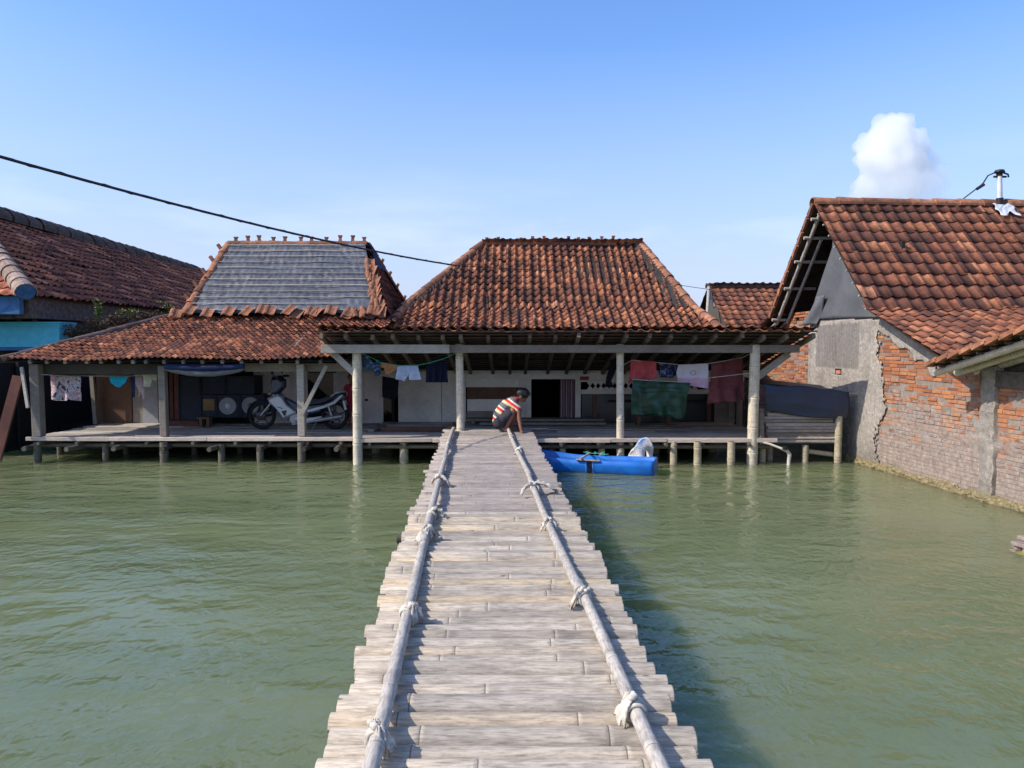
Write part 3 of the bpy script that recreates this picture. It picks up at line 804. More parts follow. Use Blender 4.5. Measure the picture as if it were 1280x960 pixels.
mb = MB(); a = W(118, 470, YA); mb.beam((W(120, 531, 14.4).x, 14.4, DZ), (W(115, 470, 14.4).x, 14.4, W(115, 470, 14.4).z), .07, .07); mb.build('wall_post', M['wood_grey'], houseA)
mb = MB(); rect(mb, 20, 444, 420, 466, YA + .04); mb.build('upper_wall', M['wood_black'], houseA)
mb = MB(); mb.bx(-9.2, -3.3, YA + .3, 18.4, -.4, DZ - .04); mb.build('base', M['base_shade'], houseA)
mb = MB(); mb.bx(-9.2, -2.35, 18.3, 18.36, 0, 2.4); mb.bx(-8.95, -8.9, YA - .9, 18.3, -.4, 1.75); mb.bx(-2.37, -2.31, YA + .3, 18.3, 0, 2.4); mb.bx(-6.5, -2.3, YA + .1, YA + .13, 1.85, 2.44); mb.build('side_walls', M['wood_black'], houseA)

# ================================================================== HOUSE C (far left)
houseC = thing('tiled_house', 'house with long dull red tiled roof, pale hip and turquoise parapet', 'house', (-11, 17, 0))
ce, cr = V((-8.85, 13.9, W(30, 368, 13.9).z)), V((-12.4, 17.4, 5.0))
cee, cre = V((-8.85, 30, ce.z - .05)), V((-12.4, 30, 4.75))
mb = MB()
tiles(mb, [ce, cee, cre, cr], .22, .27, .034, sag=.06, lip=.045)
tiles(mb, [V((-15.95, 13.9, ce.z)), ce, cr], .2, .26, .018)
croof = mb.build('roof', [M['tile_red'], M['under']], houseC)
mb = MB(); caps(mb, cr + V((0, 0, .12)), cre + V((0, 0, .12)), .45, .16, 0); caps(mb, cr + V((0.1, 0, -.02)), cre + V((0.1, 0, -.02)), .6, .24, 0); mb.build('ridge', M['ridge_old'], croof)
mb = MB(); caps(mb, ce + V((0, 0, .03)), cr, .36, .17, 0); mb.build('hip_tiles', M['ridge_pale'], croof)
blue = plain('blue_paint', (.04, .13, .27), .7, .3, .3, 9); cyan = plain('turquoise_paint', (.08, .46, .56), .6, .3, .12, 8)
mb = MB()
d_ = (ce - cr).normalized(); mb.tube([ce + V((0, 0, .06)) - d_ * .1, ce + V((0, 0, .06)) + d_ * .03], .16, 10, 0, False); mb.build('hip_end_cap', blue, croof)
mb = MB(); mb.bx(-16, -9.02, 13.98, 14.1, ce.z - .36, ce.z - .02); mb.build('fascia', blue, houseC, bevel=.01)
mb = MB(); mb.bx(-9.28, -8.98, 14.2, 30, ce.z - .42, ce.z + .02); mb.build('ring_beam', M['cement'], houseC, bevel=.01)
zt_, zb_ = W(40, 402, 14.6).z, W(40, 438, 14.6).z
xp = W(74, 420, 14.6).x
mb = MB(); mb.bx(-16, xp, 14.6, 15.1, zb_ + .06, zt_ - .1); mb.build('parapet', cyan, houseC, bevel=.006)
mb = MB()
for k in range(4): mb.bx(-16, xp + .015 * (k + 1), 14.6 - .012 * (k + 1), 15.1, zt_ - .13 + .032 * k, zt_ - .102 + .032 * k)
mb.build('parapet_moulding', cyan, houseC)
mb = MB(); mb.bx(-16, xp - .01, 14.59, 15.1, zb_, zb_ + .055); mb.build('parapet_base', blue, houseC)
for x in (-9.5, -9.2, -10.6, -11.6):
    mb = MB(); mb.tube([(x, 14.7, zt_ - .02), (x, 14.7, ce.z - .3)], .045, 10); mb.build('column', M['cement'], houseC)
stain = wood('stained_wall', (.1, .085, .075), stretch=(3, 3, 3))
mb = MB(); mb.bx(-16, -9.1, 15.2, 30, -.5, ce.z - .43); mb.bx(-15.8, -9.3, 14.2, 30, ce.z - .43, ce.z + .14); mb.build('wall', stain, houseC)
mb = MB(); mb.bx(-16, -9.0, 12.9, 13.0, -.5, 1.5); mb.bx(-9.05, -9.0, 13, 15.2, -.5, 1.6); mb.build('porch_shade_wall', M['wood_black'], houseC)  # added black wall, mostly out of view, keeps the left end in shadow
# ================================================================== HOUSE D (right brick house)
houseD = thing('brick_house', 'weathered brick house with large brown tiled gable roof and half plastered wall', 'house', (5.65, 12.2, 0))
TN = math.atan(.06)
def L(n, s, z): return V((5.65 + n - .06 * s, 12.2 + s + .06 * n, z))
def solve_s(u, n=0):                 # wall coordinate seen at photo column u
    k = (u - 640) / F * 1.0
    # exact enough: x = k*y_depth
    return (5.65 + n - k * (12.2 + .06 * n)) / (k + .06)
RZ, KZd, EZd = 4.36, 2.45, 1.66
sr, skf, sef, skb, seb = 1.12, -.72, -2.72, 2.95, 4.95
NL = 7.0; nv = -.34
mb = MB()
def quadD(s0, z0, s1, z1, n0=nv, n1=NL): return [L(n0, s0, z0), L(n1, s0, z0), L(n1, s1, z1), L(n0, s1, z1)]
tiles(mb, quadD(sef, EZd, skf, KZd), .205, .235, .026, sag=.04)
tiles(mb, quadD(skf, KZd, sr, RZ), .205, .27, .026, sag=.04)
q = quadD(seb, EZd, skb, KZd); tiles(mb, [q[1], q[0], q[3], q[2]], .205, .235, .026)
q = quadD(skb, KZd, sr, RZ); tiles(mb, [q[1], q[0], q[3], q[2]], .205, .27, .026)
droof = mb.build('roof', [M['tile_right'], M['under']], houseD)
mb = MB(); caps(mb, L(nv - .02, sr, RZ + .0), L(NL, sr, RZ + .0), .42, .1); mb.build('ridge_tiles', M['ridge_tile'], droof)
mb = MB()      # verge tile edge on the far slope, thick and dark
for k in range(9):
    f = (k + .5) / 9; p = L(nv - .02, skb, KZd).lerp(L(nv - .02, sr, RZ), f); d = (L(0, sr, RZ) - L(0, skb, KZd)).normalized()
    mb.beam(p - d * .12 + V((0, 0, .0)), p + d * .12 + V((0, 0, .02)), .05, .07)
mb.build('verge_tiles', M['ridge_tile'], droof)
# bamboo purlins and rafters under the gable overhang
mb = MB()
def under_(s0, z0, s1, z1, n, d=.1, r=.035, e0=0, e1=1):
    p, q_ = L(n, s0, z0 - d), L(n, s1, z1 - d); mb.bamboo(p.lerp(q_, e0), p.lerp(q_, e1), r, 10)
under_(skb, KZd, sr, RZ, nv + .12, .12, .035, .0, .97); under_(skb, KZd, sr, RZ, nv + .3, .2, .03, .05, .8)
under_(skf, KZd, sr, RZ, nv + .14, .12, .03, .3, .97)
under_(seb, EZd, skb, KZd, nv + .12, .1, .035); under_(seb, EZd, skb, KZd, nv + .3, .1, .03)
mb.build('verge_rafters', M['rail'], houseD)
mb = MB()
for f in (.04, .34, .58, .78, .93):
    p = L(nv, skb, KZd - .12).lerp(L(nv, sr, RZ - .12), f); mb.bamboo(p, p + V((.6, .03, 0)), .03, 8)
for k in range(9):
    p = L(nv, skf, KZd - .09).lerp(L(nv, sr, RZ - .09), k / 9 + .05); mb.bamboo(p, p + V((.5, .03, 0)), .016, 6)
mb.build('purlin_ends', M['rail'], houseD)
# wall: individual bricks on a mortar core
def topz(s):
    if s < sef: return EZd - .06
    if s < skf: return EZd + (KZd - EZd) * (s - sef) / (skf - sef) - .07
    if s < sr: return KZd + (RZ - KZd) * (s - skf) / (sr - skf) - .07
    if s < skb: return RZ + (KZd - RZ) * (s - sr) / (skb - sr) - .07
    return KZd + (EZd - KZd) * (s - skb) / (seb - skb) - .07
s_pl0, s_pl1 = solve_s(1103), solve_s(1012)
def SMEAR(t):      # grey-mauve render wash left on the bricks, thicker low down, ragged along the courses
    a = t.noise(t.coord((1, 1, 2.4)), 7, 10, .72); b = t.noise(t.coord((1, 1, 1.3)), 1.3, 5, .6)
    s_ = t.n('ShaderNodeSeparateXYZ'); t.l(t.coord(), s_.inputs[0])
    v = t.math('ADD', t.math('ADD', t.math('MULTIPLY', a, 1.35), t.math('MULTIPLY', b, .75)), t.math('MULTIPLY_ADD', s_.outputs['Z'], -.30, -.2))
    return t.ramp(v, [(.49, 0.0), (.66, .88)])
t = NT('old_brick')
r_ = t.island()
col = t.ramp(r_, [(0, (.2, .08, .05)), (.3, (.34, .125, .06)), (.6, (.43, .165, .07)), (.85, (.5, .22, .09)), (1, (.32, .15, .1))])
n1 = t.noise(t.coord(), 14, 8, .7); col = t.mix(t.ramp(n1, [(.3, .6), (.6, 0.0)]), col, (.16, .09, .065))
n2 = t.noise(t.coord((1, 1, 1.6)), 1.5, 7, .65)
sx = t.n('ShaderNodeSeparateXYZ'); t.l(t.coord(), sx.inputs[0])
hz_ = t.ramp(t.math('ADD', t.math('MULTIPLY', sx.outputs['Z'], .5), t.math('MULTIPLY', n2, .62)), [(.50, 1.0), (1.0, .0)])
col = t.mix(SMEAR(t), col, t.ramp(n1, [(.3, (.17, .145, .125)), (.55, (.31, .265, .23)), (.72, (.45, .39, .34))]))
t.bump(n1, .5, .012); M['brick'] = t.fin(col, .95, .1)
t = NT('grey_mortar'); n1 = t.noise(t.coord(), 10, 8, .7); n2 = t.noise(t.coord(), 1.4, 6, .6)
col = t.ramp(n1, [(.3, (.17, .15, .13)), (.7, (.31, .275, .24))]); col = t.mix(t.ramp(n2, [(.4, .5), (.7, 0.0)]), col, (.2, .14, .105))
col = t.mix(SMEAR(t), col, t.ramp(n1, [(.3, (.16, .135, .115)), (.55, (.29, .25, .215)), (.72, (.43, .37, .325))]))
sx = t.n('ShaderNodeSeparateXYZ'); t.l(t.coord(), sx.inputs[0])
al = t.ramp(t.math('ADD', sx.outputs['Z'], t.math('MULTIPLY', n2, .18)), [(.12, 1.0), (.27, 0.0)])
col = t.mix(al, col, (.20, .17, .055)); t.bump(n1, .6, .015); M['mortar'] = t.fin(col, .95, .1)
t = NT('patchy_plaster'); n1 = t.noise(t.coord(), 16, 8, .75); n2 = t.noise(t.coord(), 1.6, 6, .65)
col = t.ramp(n1, [(.3, (.25, .22, .185)), (.55, (.42, .375, .32)), (.72, (.55, .5, .435))])
col = t.mix(t.ramp(n2, [(.45, 0.0), (.68, .75)]), col, (.19, .17, .15))
sx = t.n('ShaderNodeSeparateXYZ'); t.l(t.coord(), sx.inputs[0])
al = t.ramp(t.math('ADD', sx.outputs['Z'], t.math('MULTIPLY', n2, .18)), [(.12, .9), (.23, 0.0)])
n3 = t.noise(t.coord((1, 1, .6)), 45, 4, .7); col = t.mix(.45, col, t.ramp(n3, [(.3, .5), (.7, 1.35)]), 'MULTIPLY')
jj = t.math('MULTIPLY', t.math('SUBTRACT', n1, .5), .22)
def band(o, lo, hi): return t.math('MULTIPLY', t.math('GREATER_THAN', t.math('ADD', o, jj), lo), t.math('LESS_THAN', t.math('ADD', o, jj), hi))
dk = t.math('MULTIPLY', band(sx.outputs['Y'], .12, 1.62), band(sx.outputs['Z'], 1.52, 2.27))
stv = t.noise(t.coord((1, 9, .8)), 3, 6, .7)
col = t.mix(t.math('MULTIPLY', dk, .8), col, t.ramp(stv, [(.3, (.12, .11, .1)), (.7, (.26, .235, .21))]))
dm = t.ramp(t.math('ADD', sx.outputs['Z'], t.math('MULTIPLY', stv, .9)), [(.55, .75), (1.25, 0.0)])
col = t.mix(dm, col, t.ramp(n1, [(.3, (.13, .115, .1)), (.7, (.27, .235, .2))]))
col = t.mix(al, col, (.22, .185, .075)); t.bump(t.math('ADD', n1, t.math('MULTIPLY', n3, .5)), .9, .025); M['plaster'] = t.fin(col, .95, .1)
SB, SF = 5.0, -7.2
mb = MB()
pts = [(SF, -.6), (SB, -.6), (SB, topz(SB)), (skb + .1, topz(skb + .1)), (2.9, 2.36), (-.62, 2.36), (-.72, topz(-.72)), (sef, topz(sef)), (SF, topz(sef) + .0)]
A_ = [L(-.0005, s, z) for s, z in pts]; B_ = [L(.25, s, z) for s, z in pts]; n = len(pts)
mb.add(A_ + B_, [tuple(range(n)), tuple(range(n, 2 * n))[::-1]] + [(i, i + n, (i + 1) % n + n, (i + 1) % n) for i in range(n)])
wallD = mb.build('wall', M['mortar'], houseD)
mb = MB(); row = 0; z = -.1
while z < 2.5:
    s = SF + (row % 2) * .12
    while s < SB:
        ln = rnd(.19, .23)
        sm_ = s + ln / 2
        if z + .05 < topz(sm_) - .02 and not (s_pl0 + .1 < sm_ < s_pl1 - .1):
            nz = noise.noise(V((sm_ * .9, z * 1.6, 3.1)))
            if rnd(0, 1) > .05 + (.18 if nz > .3 else 0):
                out = .006 + (rnd(-.009, .012) + .010 * nz) * min(1, max(.25, (z - .3) / .9))
                a, b, c, d = L(-out, s + .004, z + rnd(0, .006)), L(-out, s + ln - .006, z + rnd(0, .006)), L(.05, s + ln - .006, z), L(.05, s + .004, z)
                h = V((0, 0, rnd(.040, .050)))
                mb.hexa([a, b, c, d, a + h, b + h, c + h, d + h])
        s += ln
    z += .054; row += 1
mb.build('bricks', M['brick'], wallD, bevel=.004)
# plaster coat, ragged towards the front
def plas(s, z):
    if z > topz(s) - .01 or s > s_pl1: return False
    e = s_pl0 + .25 * noise.noise(V((s * 1.2, z * 1.5, 7))) + .12 * noise.noise(V((s * 6, z * 6, 2))) + .10 * noise.noise(V((s * 19, z * 19, 2)))
    if s > e: return True
    up = 2.12 - .42 * (s_pl0 - s) + .2 * noise.noise(V((s * 3, z * 4, 9))) - z     # upper sheet of plaster under the roof
    if up < 0 and s > -1.9: return True
    nn_ = noise.noise(V((s * .8, z * 1.3, 5.5))) + .5 * noise.noise(V((s * 3.2, z * 5, 1.5))) + .28 * noise.noise(V((s * 9, z * 14, 4)))
    return False
mb = MB(); ns_, nz_ = 560, 215; s0_, s1_, z0_, z1_ = SF, s_pl1 + .05, -.1, 4.2
def pf(a, b):
    s = s0_ + (s1_ - s0_) * a; z = z0_ + (z1_ - z0_) * b
    return L(-.024 - .010 * noise.noise(V((s * 2, z * 2, 1))) - .005 * noise.noise(V((s * 12, z * 12, 1))), s, z)
HS = solve_s(1050); HZ = W(1050, 465, 12.2 + HS).z
def keep(a, b):
    s = s0_ + (s1_ - s0_) * a; z = z0_ + (z1_ - z0_) * b
    if z > 2.36 and s > -.62: return False
    if abs(s - HS) < .12 and abs(z - HZ) < .055: return False
    if abs(s - solve_s(1112)) < .1 and abs(z - 1.45) < .05: return False
    if z > 2.32 + .12 * s * .3 and s > -.6: return False
    return plas(s, z)
mb.grid(pf, ns_, nz_, keep=keep); mb.build('plaster', M['plaster'], wallD, solid=.012)
mb = MB(); mb.hexa([L(n_, HS + a, HZ + b) for b in (-.03, .03) for n_, a in ((-.03, -.06), (.03, -.06), (.03, .08), (-.03, .08))]); mb.build('vent_brick', plain('pink_brick', (.5, .2, .14), .9, .1), wallD)
mb = MB()     # crusty tide line
def crust(a, b):
    s = -7.2 + 7.6 * a; w = .05 + .05 * noise.noise(V((s * 2.2, 0, 1))) + .04 * noise.noise(V((s * 9, b * 3, 4)))
    h = .10 + .05 * noise.noise(V((s * 1.7, 3, 1))) + .03 * noise.noise(V((s * 14, 3, 8)))
    an = b * 1.75; rr = 1 + .35 * noise.noise(V((s * 16, b * 6, 2)))
    return L(-.02 - max(.02, w) * math.sin(an) * rr, s, -.06 + max(.05, h) * math.cos(an * .9) * rr + .04)
mb.grid(crust, 420, 8, smooth=False)
t = NT('ochre_tide_crust'); n1 = t.noise(t.coord(), 22, 7, .75); t.bump(n1, 1.0, .02)
mb.build('tide_crust', t.fin(t.ramp(n1, [(.32, (.09, .075, .045)), (.5, (.24, .195, .10)), (.7, (.38, .33, .2))]), .95, .1), wallD)
# dark plaster rectangle stays as a patch, concrete column, ring beam under the front roof
cs = solve_s(1241); mb = MB()
def colf(s, z): return -.06 + .012 * noise.noise(V((s * 8, z * 5, 3)))
def ccol(a, b):
    z = -.3 + 1.95 * b; s_, n_ = ((-.13, .05), (-.13, -.055), (-.05, -.06), (.05, -.06), (.12, -.055), (.12, .05))[round(a * 5)]
    k = V((cs + s_, z, n_)); return L(n_ + .02 * noise.noise(k * 9), cs + s_ + .03 * noise.noise(k * 7 + V((3, 1, 2))), z)
mb.grid(ccol, 5, 60, smooth=False)
mb.build('concrete_column', M['plaster'], wallD)
mb = MB(); mb.hexa([L(n_, s_, z_) for z_ in (1.40, 1.60) for n_, s_ in ((-.05, SF), (.05, SF), (.05, cs + .16), (-.05, cs + .16))]); mb.build('ring_beam', M['cement'], wallD, bevel=.01)
# gable sheet
mb = MB()
gz = lambda s: topz(s) - .02
def gf(a, b):
    s = -.78 + (1.9 + .78) * a; z0 = 2.33 + .05 * a; zt_ = gz(s)
    if s > 1.0: zt_ = min(zt_, 2.36 + 1.3 * (1.9 - s) / .9)
    z = z0 + (max(zt_, z0 + .001) - z0) * b
    return L(-.05 + .03 * noise.noise(V((s * 1.5, z * 1.5, 4))), s, z)
mb.grid(gf, 50, 24); mb.build('gable_sheet', M['zinc'], houseD, solid=.012)
mb = MB()
mb.grid(lambda a, b: L(-.09 - .05 * a * (1 - b) + .03 * math.sin(a * 5 + b * 4), 1.5 + .42 * a - .35 * b, 2.28 + .5 * b), 12, 14); mb.build('sheet_flap', M['tarp_grey'], houseD, solid=.01)
# front roof rising from the valley, seen from below
VS, VZ, FS, FZ = -2.76, 1.66, -6.6, 2.62; nf = -.62
mb = MB()
tiles(mb, [L(NL, VS, VZ), L(nf, VS, VZ), L(nf, FS, FZ), L(NL, FS, FZ)], .205, .25, .026, under=.03)
for k in range(18):
    f = (k + .5) / 18; p = L(nf, VS + .05, VZ).lerp(L(nf, FS, FZ), f); d = (L(0, FS, FZ) - L(0, VS, VZ)).normalized()
    mb.beam(p - d * .12 + V((0, 0, .0)), p + d * .12 + V((0, 0, .03)), .12, .05)
mb.build('front_roof', [M['ridge_tile'], M['under']], houseD)
mb = MB()
for k in range(5):
    n_ = nf + .13 + .26 * k; mb.bamboo(L(n_, VS + .1, VZ - .1), L(n_, FS, FZ - .1), .045, 12, m=0)
mb.build('front_rafters', M['post'], houseD)
mb = MB()
for k in range(17):
    f = (k + .5) / 17; mb.tube([L(nf + .02, VS, VZ - .04).lerp(L(nf + .02, FS, FZ - .04), f), L(1.2, VS, VZ - .04).lerp(L(1.2, FS, FZ - .04), f)], .018, 6)
mb.build('front_battens', M['batten'], houseD)
mb = MB(); mb.hexa([L(n_, s_, z_) for z_ in (2.2, 3.6) for n_, s_ in ((.7, .2), (.75, .2), (.75, 2.4), (.7, 2.4))]); mb.build('attic_shade_plane', M['wood_black'], houseD)  # added dark plane, gives the open gable its attic shade
mb = MB(); mb.bx(6.4, 14, 15.9, 16.0, -.5, 2.2); mb.bx(13.2, 13.3, 6, 16, -.5, 2.2); mb.build('back_wall', M['mortar'], houseD)
# flashing and conduit mast
fl = L(2.95, sr - .12, RZ - .02)
mb = MB(); dn = (L(0, skf, KZd) - L(0, sr, RZ)).normalized()
mb.grid(lambda a, b: L(2.78 + .34 * a + .02 * math.sin(b * 9), sr - .04, RZ + .0) + dn * (.06 + .34 * b * (.85 + .2 * math.sin(a * 8))) + V((0, -.03, .05 + .012 * math.sin(a * 17 + b * 11))), 14, 12)
mb.build('roof_flashing', M['zinc_bright'], droof, solid=.008)
b_ = L(2.93, sr - .08, RZ - .05)
mast = thing('service_mast', 'thin white service mast with black cap standing on the brick house ridge', 'mast', b_)
mb = MB(); mb.tube([b_, b_ + V((0, 0, .16))], .06, 12); mb.build('rubber_boot', M['black'], mast)
mb = MB(); mb.tube([b_ + V((0, 0, .14)), b_ + V((-.02, 0, .55))], .042, 12); mb.build('pole', plain('galvanised_white', (.6, .62, .64), .4, .5), mast)
mb = MB(); mb.lathe([(.0, .66), (.07, .645), (.085, .62), (.085, .6), (.05, .585), (.05, .54)], b_ + V((-.02, 0, 0)), 'z', 14); mb.tube([b_ + V((-.12, 0, .53)), b_ + V((.1, 0, .53))], .018, 8); mb.tube([b_ + V((.05, 0, .6)), b_ + V((.13, 0, .57)), b_ + V((.14, 0, .52))], .015, 6); mb.build('insulator_cap', M['black'], mast)
mb = MB(); mb.tube([b_ + V((-.06, 0, .62)), b_ + V((-.22, 0, .55)), b_ + V((-.3, 0, .42)), b_ + V((-.36, .02, .36)), b_ + V((-.62, .1, .14)), b_ + V((-1.1, 1.2, -.1)), b_ + V((-2.2, 4, -.7))], .012, 6); mb.tube([b_ + V((-.28, 0, .4)), b_ + V((-.4, .02, .32))], .026, 8); mb.build('service_wire', M['black'], mast)

# ================================================================== HOUSE E (behind)
ya = 20
houseE = thing('tiled_house', 'small tiled roof house behind, between the middle house and the brick house', 'house', (6.4, 20.4, 0))
e0, e1 = W(884, 359, ya), W(1010, 359, ya); f0, f1 = W(889, 412, 18), W(1030, 412, 18)
f0.x = e0.x + .02; f1.x = e1.x
mb = MB(); tiles(mb, [f0, f1, e1, e0], .2, .25, .025); bb = V((0, 4, 0)); tiles(mb, [f1 + bb, f0 + bb, e0, e1], .2, .25, .025); rE = mb.build('roof', [M['tile_right'], M['under']], houseE)
mb = MB(); caps(mb, e0, e1, .35, .09); mb.build('ridge_tiles', M['ridge_old'], rE)
mb = MB(); q0 = e0 + V((-.04, -.05, .0)); mb.bamboo(W(886, 359, 19.6), W(884, 394, 19.0), .04, 8); mb.bamboo(W(887, 364, 19.6), W(893, 384, 19.3), .03, 8); mb.build('verge_bamboo', M['rail'], houseE)
mb = MB(); g = [V((f0.x + .15, f0.y + .2, -.5)), V((f0.x + .15, f0.y + 3.6, -.5)), V((f0.x + .15, f0.y + 3.6, f0.z)), V((e0.x + .15, ya, e0.z - .1)), V((f0.x + .15, f0.y + .2, f0.z))]
mb.add(g + [p + V((3.4, 0, 0)) for p in g], [(0, 1, 2, 3, 4), (9, 8, 7, 6, 5)] + [(i, i + 5, (i + 1) % 5 + 5, (i + 1) % 5) for i in range(5)]); mb.build('wall', M['wood_dark'], houseE)

# ================================================================== WASH HUT
hut = thing('wash_hut', 'bamboo wash hut on stilts with dark navy tarpaulin screen', 'hut', (W(1000, 560, 12.3).x, 12.8, 0))
def hp(u, v, y=12.3): return W(u, v, y)
mb = MB()
z0, z1 = hp(1000, 554).z, hp(1000, 516).z; xa, xb = hp(958, 530).x, hp(1044, 530).x; n = 9
for k in range(n):
    z = z0 + (z1 - z0) * (k + .5) / n; h = (z1 - z0) / n
    if k % 3 == 2: mb.bx(xa + rnd(-.03, .03), xb + rnd(-.03, .03), 12.3, 12.325, z - h * .46, z + h * .46)
    else: mb.bamboo((xa + rnd(-.04, .04), 12.31, z), (xb + rnd(-.04, .04), 12.31, z + rnd(-.01, .01)), h * .5, 10)
mb.build('bamboo_panel', M['slat_far'], hut)
mb = MB()
ta, tb, tc_, td = hp(955, 479, 12.26), hp(1061, 490, 12.26), hp(1060, 523, 12.25), hp(957, 513, 12.25)
def hf(a, b):
    p = ta.lerp(tb, a).lerp(td.lerp(tc_, a), b); p.z += -.05 * math.sin(math.pi * a) * (b - .15) - .03 * (1 - a) * (1 - b) * math.sin(a * 9)
    return p + V((0, -.02 * math.sin(a * 7 + b * 3) * b - .03 * math.sin(b * 3.1) - .02 * noise.noise(V((a * 4, b * 4, 0))), 0))
mb.grid(hf, 40, 20)
mb.grid(lambda a, b: tb.lerp(tc_, b) + V((-.04 * a * b - .02 * a, 1.1 * a, .02 * a)), 10, 10)
mb.grid(lambda a, b: ta.lerp(tb, a) + V((0, 1.1 * b, .05 * b - .05 * math.sin(3.14 * b))), 20, 8)
mb.build('tarpaulin', M['tarp_dark'], hut, solid=.006)
def hpost(u, vt, y, r, m=None, z=-.5):
    p = hp(u, 560, y); q = hp(u, vt, y); mb = MB(); mb.bamboo((p.x, y, z), (p.x + .01, y, q.z), r, 12, node=.35); return mb.build('post', m or M['stilt'], hut)
hpost(1047, 520, 12.27, .055); hpost(1006, 556, 12.35, .05); hpost(1056, 549, 12.9, .06, M['wood_grey']); hpost(1058, 490, 13.4, .05); hpost(960, 480, 13.4, .05)
mb = MB(); a = hp(941, 548, 12.35); b = hp(941, 482, 12.35); mb.beam((a.x - .03, 12.36, .1), (b.x + .03, 12.36, b.z), .12, .06, 0, V((0, 1, 0))); mb.build('upright_board', M['wood_pale'], hut, bevel=.01)
mb = MB(); mb.beam(hp(952, 553, 12.34), hp(952, 510, 12.34), .07, .07); mb.build('upright_board', M['wood_grey'], hut, bevel=.01)
mb = MB(); mb.bamboo(hp(1010, 491, 12.33), hp(1072, 493, 12.33), .025, 10); mb.bamboo(hp(1010, 564, 12.4), hp(1048, 569, 12.4), .04, 10); mb.build('cross_poles', M['stilt'], hut)
mb = MB(); mb.bx(xa, xb, 12.35, 13.4, .33, .36); mb.build('floor', M['deck'], hut)
mb = MB(); mb.bx(hp(1052, 570, 12.8).x, hp(1066, 570, 12.8).x, 12.7, 13.2, .2, .26); mb.build('step_board', M['wood_pale'], hut, bevel=.005)
# bent white pipe beside the deck
pp = thing('drain_pipe', 'thin bent pale pipe dropping from the deck corner into the water', 'pipe', W(985, 580, 12.0))
mb = MB(); mb.tube([hp(950, 552, 12.1), hp(962, 555, 12.05), hp(975, 560, 12), hp(983, 563, 12), hp(987, 568, 12), hp(986, 576, 12), hp(985, 600, 12)], [.018, .018, .02, .03, .032, .028, .028], 10)
mb.build('pipe', plain('pale_plastic_pipe', (.55, .5, .42), .5, .4), pp)
mb = MB(); mb.tube([hp(981, 558, 11.98), hp(981, 562, 11.98)], .04, 10); mb.build('pipe_collar', M['black'], pp)

# ================================================================== BAMBOO BRIDGE
bridge = thing('bamboo_bridge', 'long narrow footbridge of split bamboo slats leading over the water to the middle house', 'footbridge', (-.1, 6, 0))
BZ = .45
def bz(y): return .448 + .0068 * y
l0, l1, r0, r1 = WZ(404, 960, bz(2.6)), WZ(556, 541, bz(12.2)), WZ(876, 960, bz(2.6)), WZ(664, 541, bz(12.2))
def xe(a, b, y): return a.x + (b.x - a.x) * (y - a.y) / (b.y - a.y)
print('bridge', l0, l1, r0, r1)
near, far = MB(), MB()
y = -2.0; YE = 12.42
def bsag(y): return .012 * math.sin(y * 1.7) + .01 * math.sin(y * 4.1 + 1)
bump_l = 0
while y < YE:
    isfar = y > 6.3
    pit = (rnd(.088, .112) if rnd(0, 1) < .8 else rnd(.115, .135)) if not isfar else rnd(.07, .1)
    if y > 9: pit = rnd(.06, .085)
    xl_, xr_ = xe(l0, l1, y) - .025 + rnd(-.03, .025), xe(r0, r1, y) + .025 + rnd(-.025, .03)
    if rnd(0, 1) < .03: xl_ -= rnd(.03, .07)
    mbx = far if isfar else near
    w = pit * (.95 if not isfar else .98); h = w * (.48 if not isfar else .32)
    zc = bz(y) + bsag(y) - .03 + rnd(-.006, .006)
    yaw = rnd(-.012, .012) if not isfar else rnd(-.008, .008)
    # split culm, may be two pieces end to end
    joins = [xl_, xr_]
    if not isfar and rnd(0, 1) < .1: joins = [xl_, xl_ + (xr_ - xl_) * rnd(.3, .75), xr_]
    for ja, jb in zip(joins, joins[1:]):
        dzp = rnd(0, .008) if len(joins) > 2 else 0
        xs, ks, ts = [], [], []
        def put(x, k, tn): xs.append(x); ks.append(k); ts.append(tn)
        put(ja, 1, .5); x = ja + rnd(.05, .7)
        while x < jb - .05:
            put(x - .02, 1, .5); put(x - .005, 1.08, .62); put(x, .975, .05); put(x + .005, 1.07, .75); put(x + .022, 1, .5); x += rnd(.45, 1.1)
        put(jb - .005, 1, .5); put(jb, 1, .5)
        K = 9; vs, fs, tt = [], [], []
        wob = rnd(0, 6)
        for xx, k, tn in zip(xs, ks, ts):
            yc = y + pit / 2 + yaw * xx + .004 * math.sin(xx * 3 + wob)
            for j in range(K):
                an = math.pi * j / (K - 1)
                vs.append(V((xx, yc - w / 2 * math.cos(an) * (1 + (k - 1) * .4), zc + dzp + h * k * math.sin(an) - .004))); tt.append(tn)
        nn2 = len(vs)
        for i in range(len(xs) - 1):
            for j in range(K - 1): fs.append((i * K + j, i * K + j + 1, (i + 1) * K + j + 1, (i + 1) * K + j))
        # inner wall and end caps so the half tube has thickness
        vs2 = [p + V((0, 0, -.011)) for p in vs]
        base = len(vs)
        fs += [tuple(i + base for i in f[::-1]) for f in list(fs)]
        E = (len(xs) - 1) * K
        for j in range(K - 1): fs += [(j + 1, j, base + j, base + j + 1), (E + j, E + j + 1, base + E + j + 1, base + E + j)]
        mbx.add(vs + vs2, fs, 0, True, tt + tt)
    y += pit * .985
near.build('slat_deck', M['slat'], bridge); far.build('slat_deck', M['slat_far'], bridge)
def railpt(a, b, y): return V((xe(a, b, y), y, 0))
RLa, RLb, RRa, RRb = WZ(465, 945, .51), WZ(563, 548, .575), WZ(822, 950, .51), WZ(640, 546, .575)
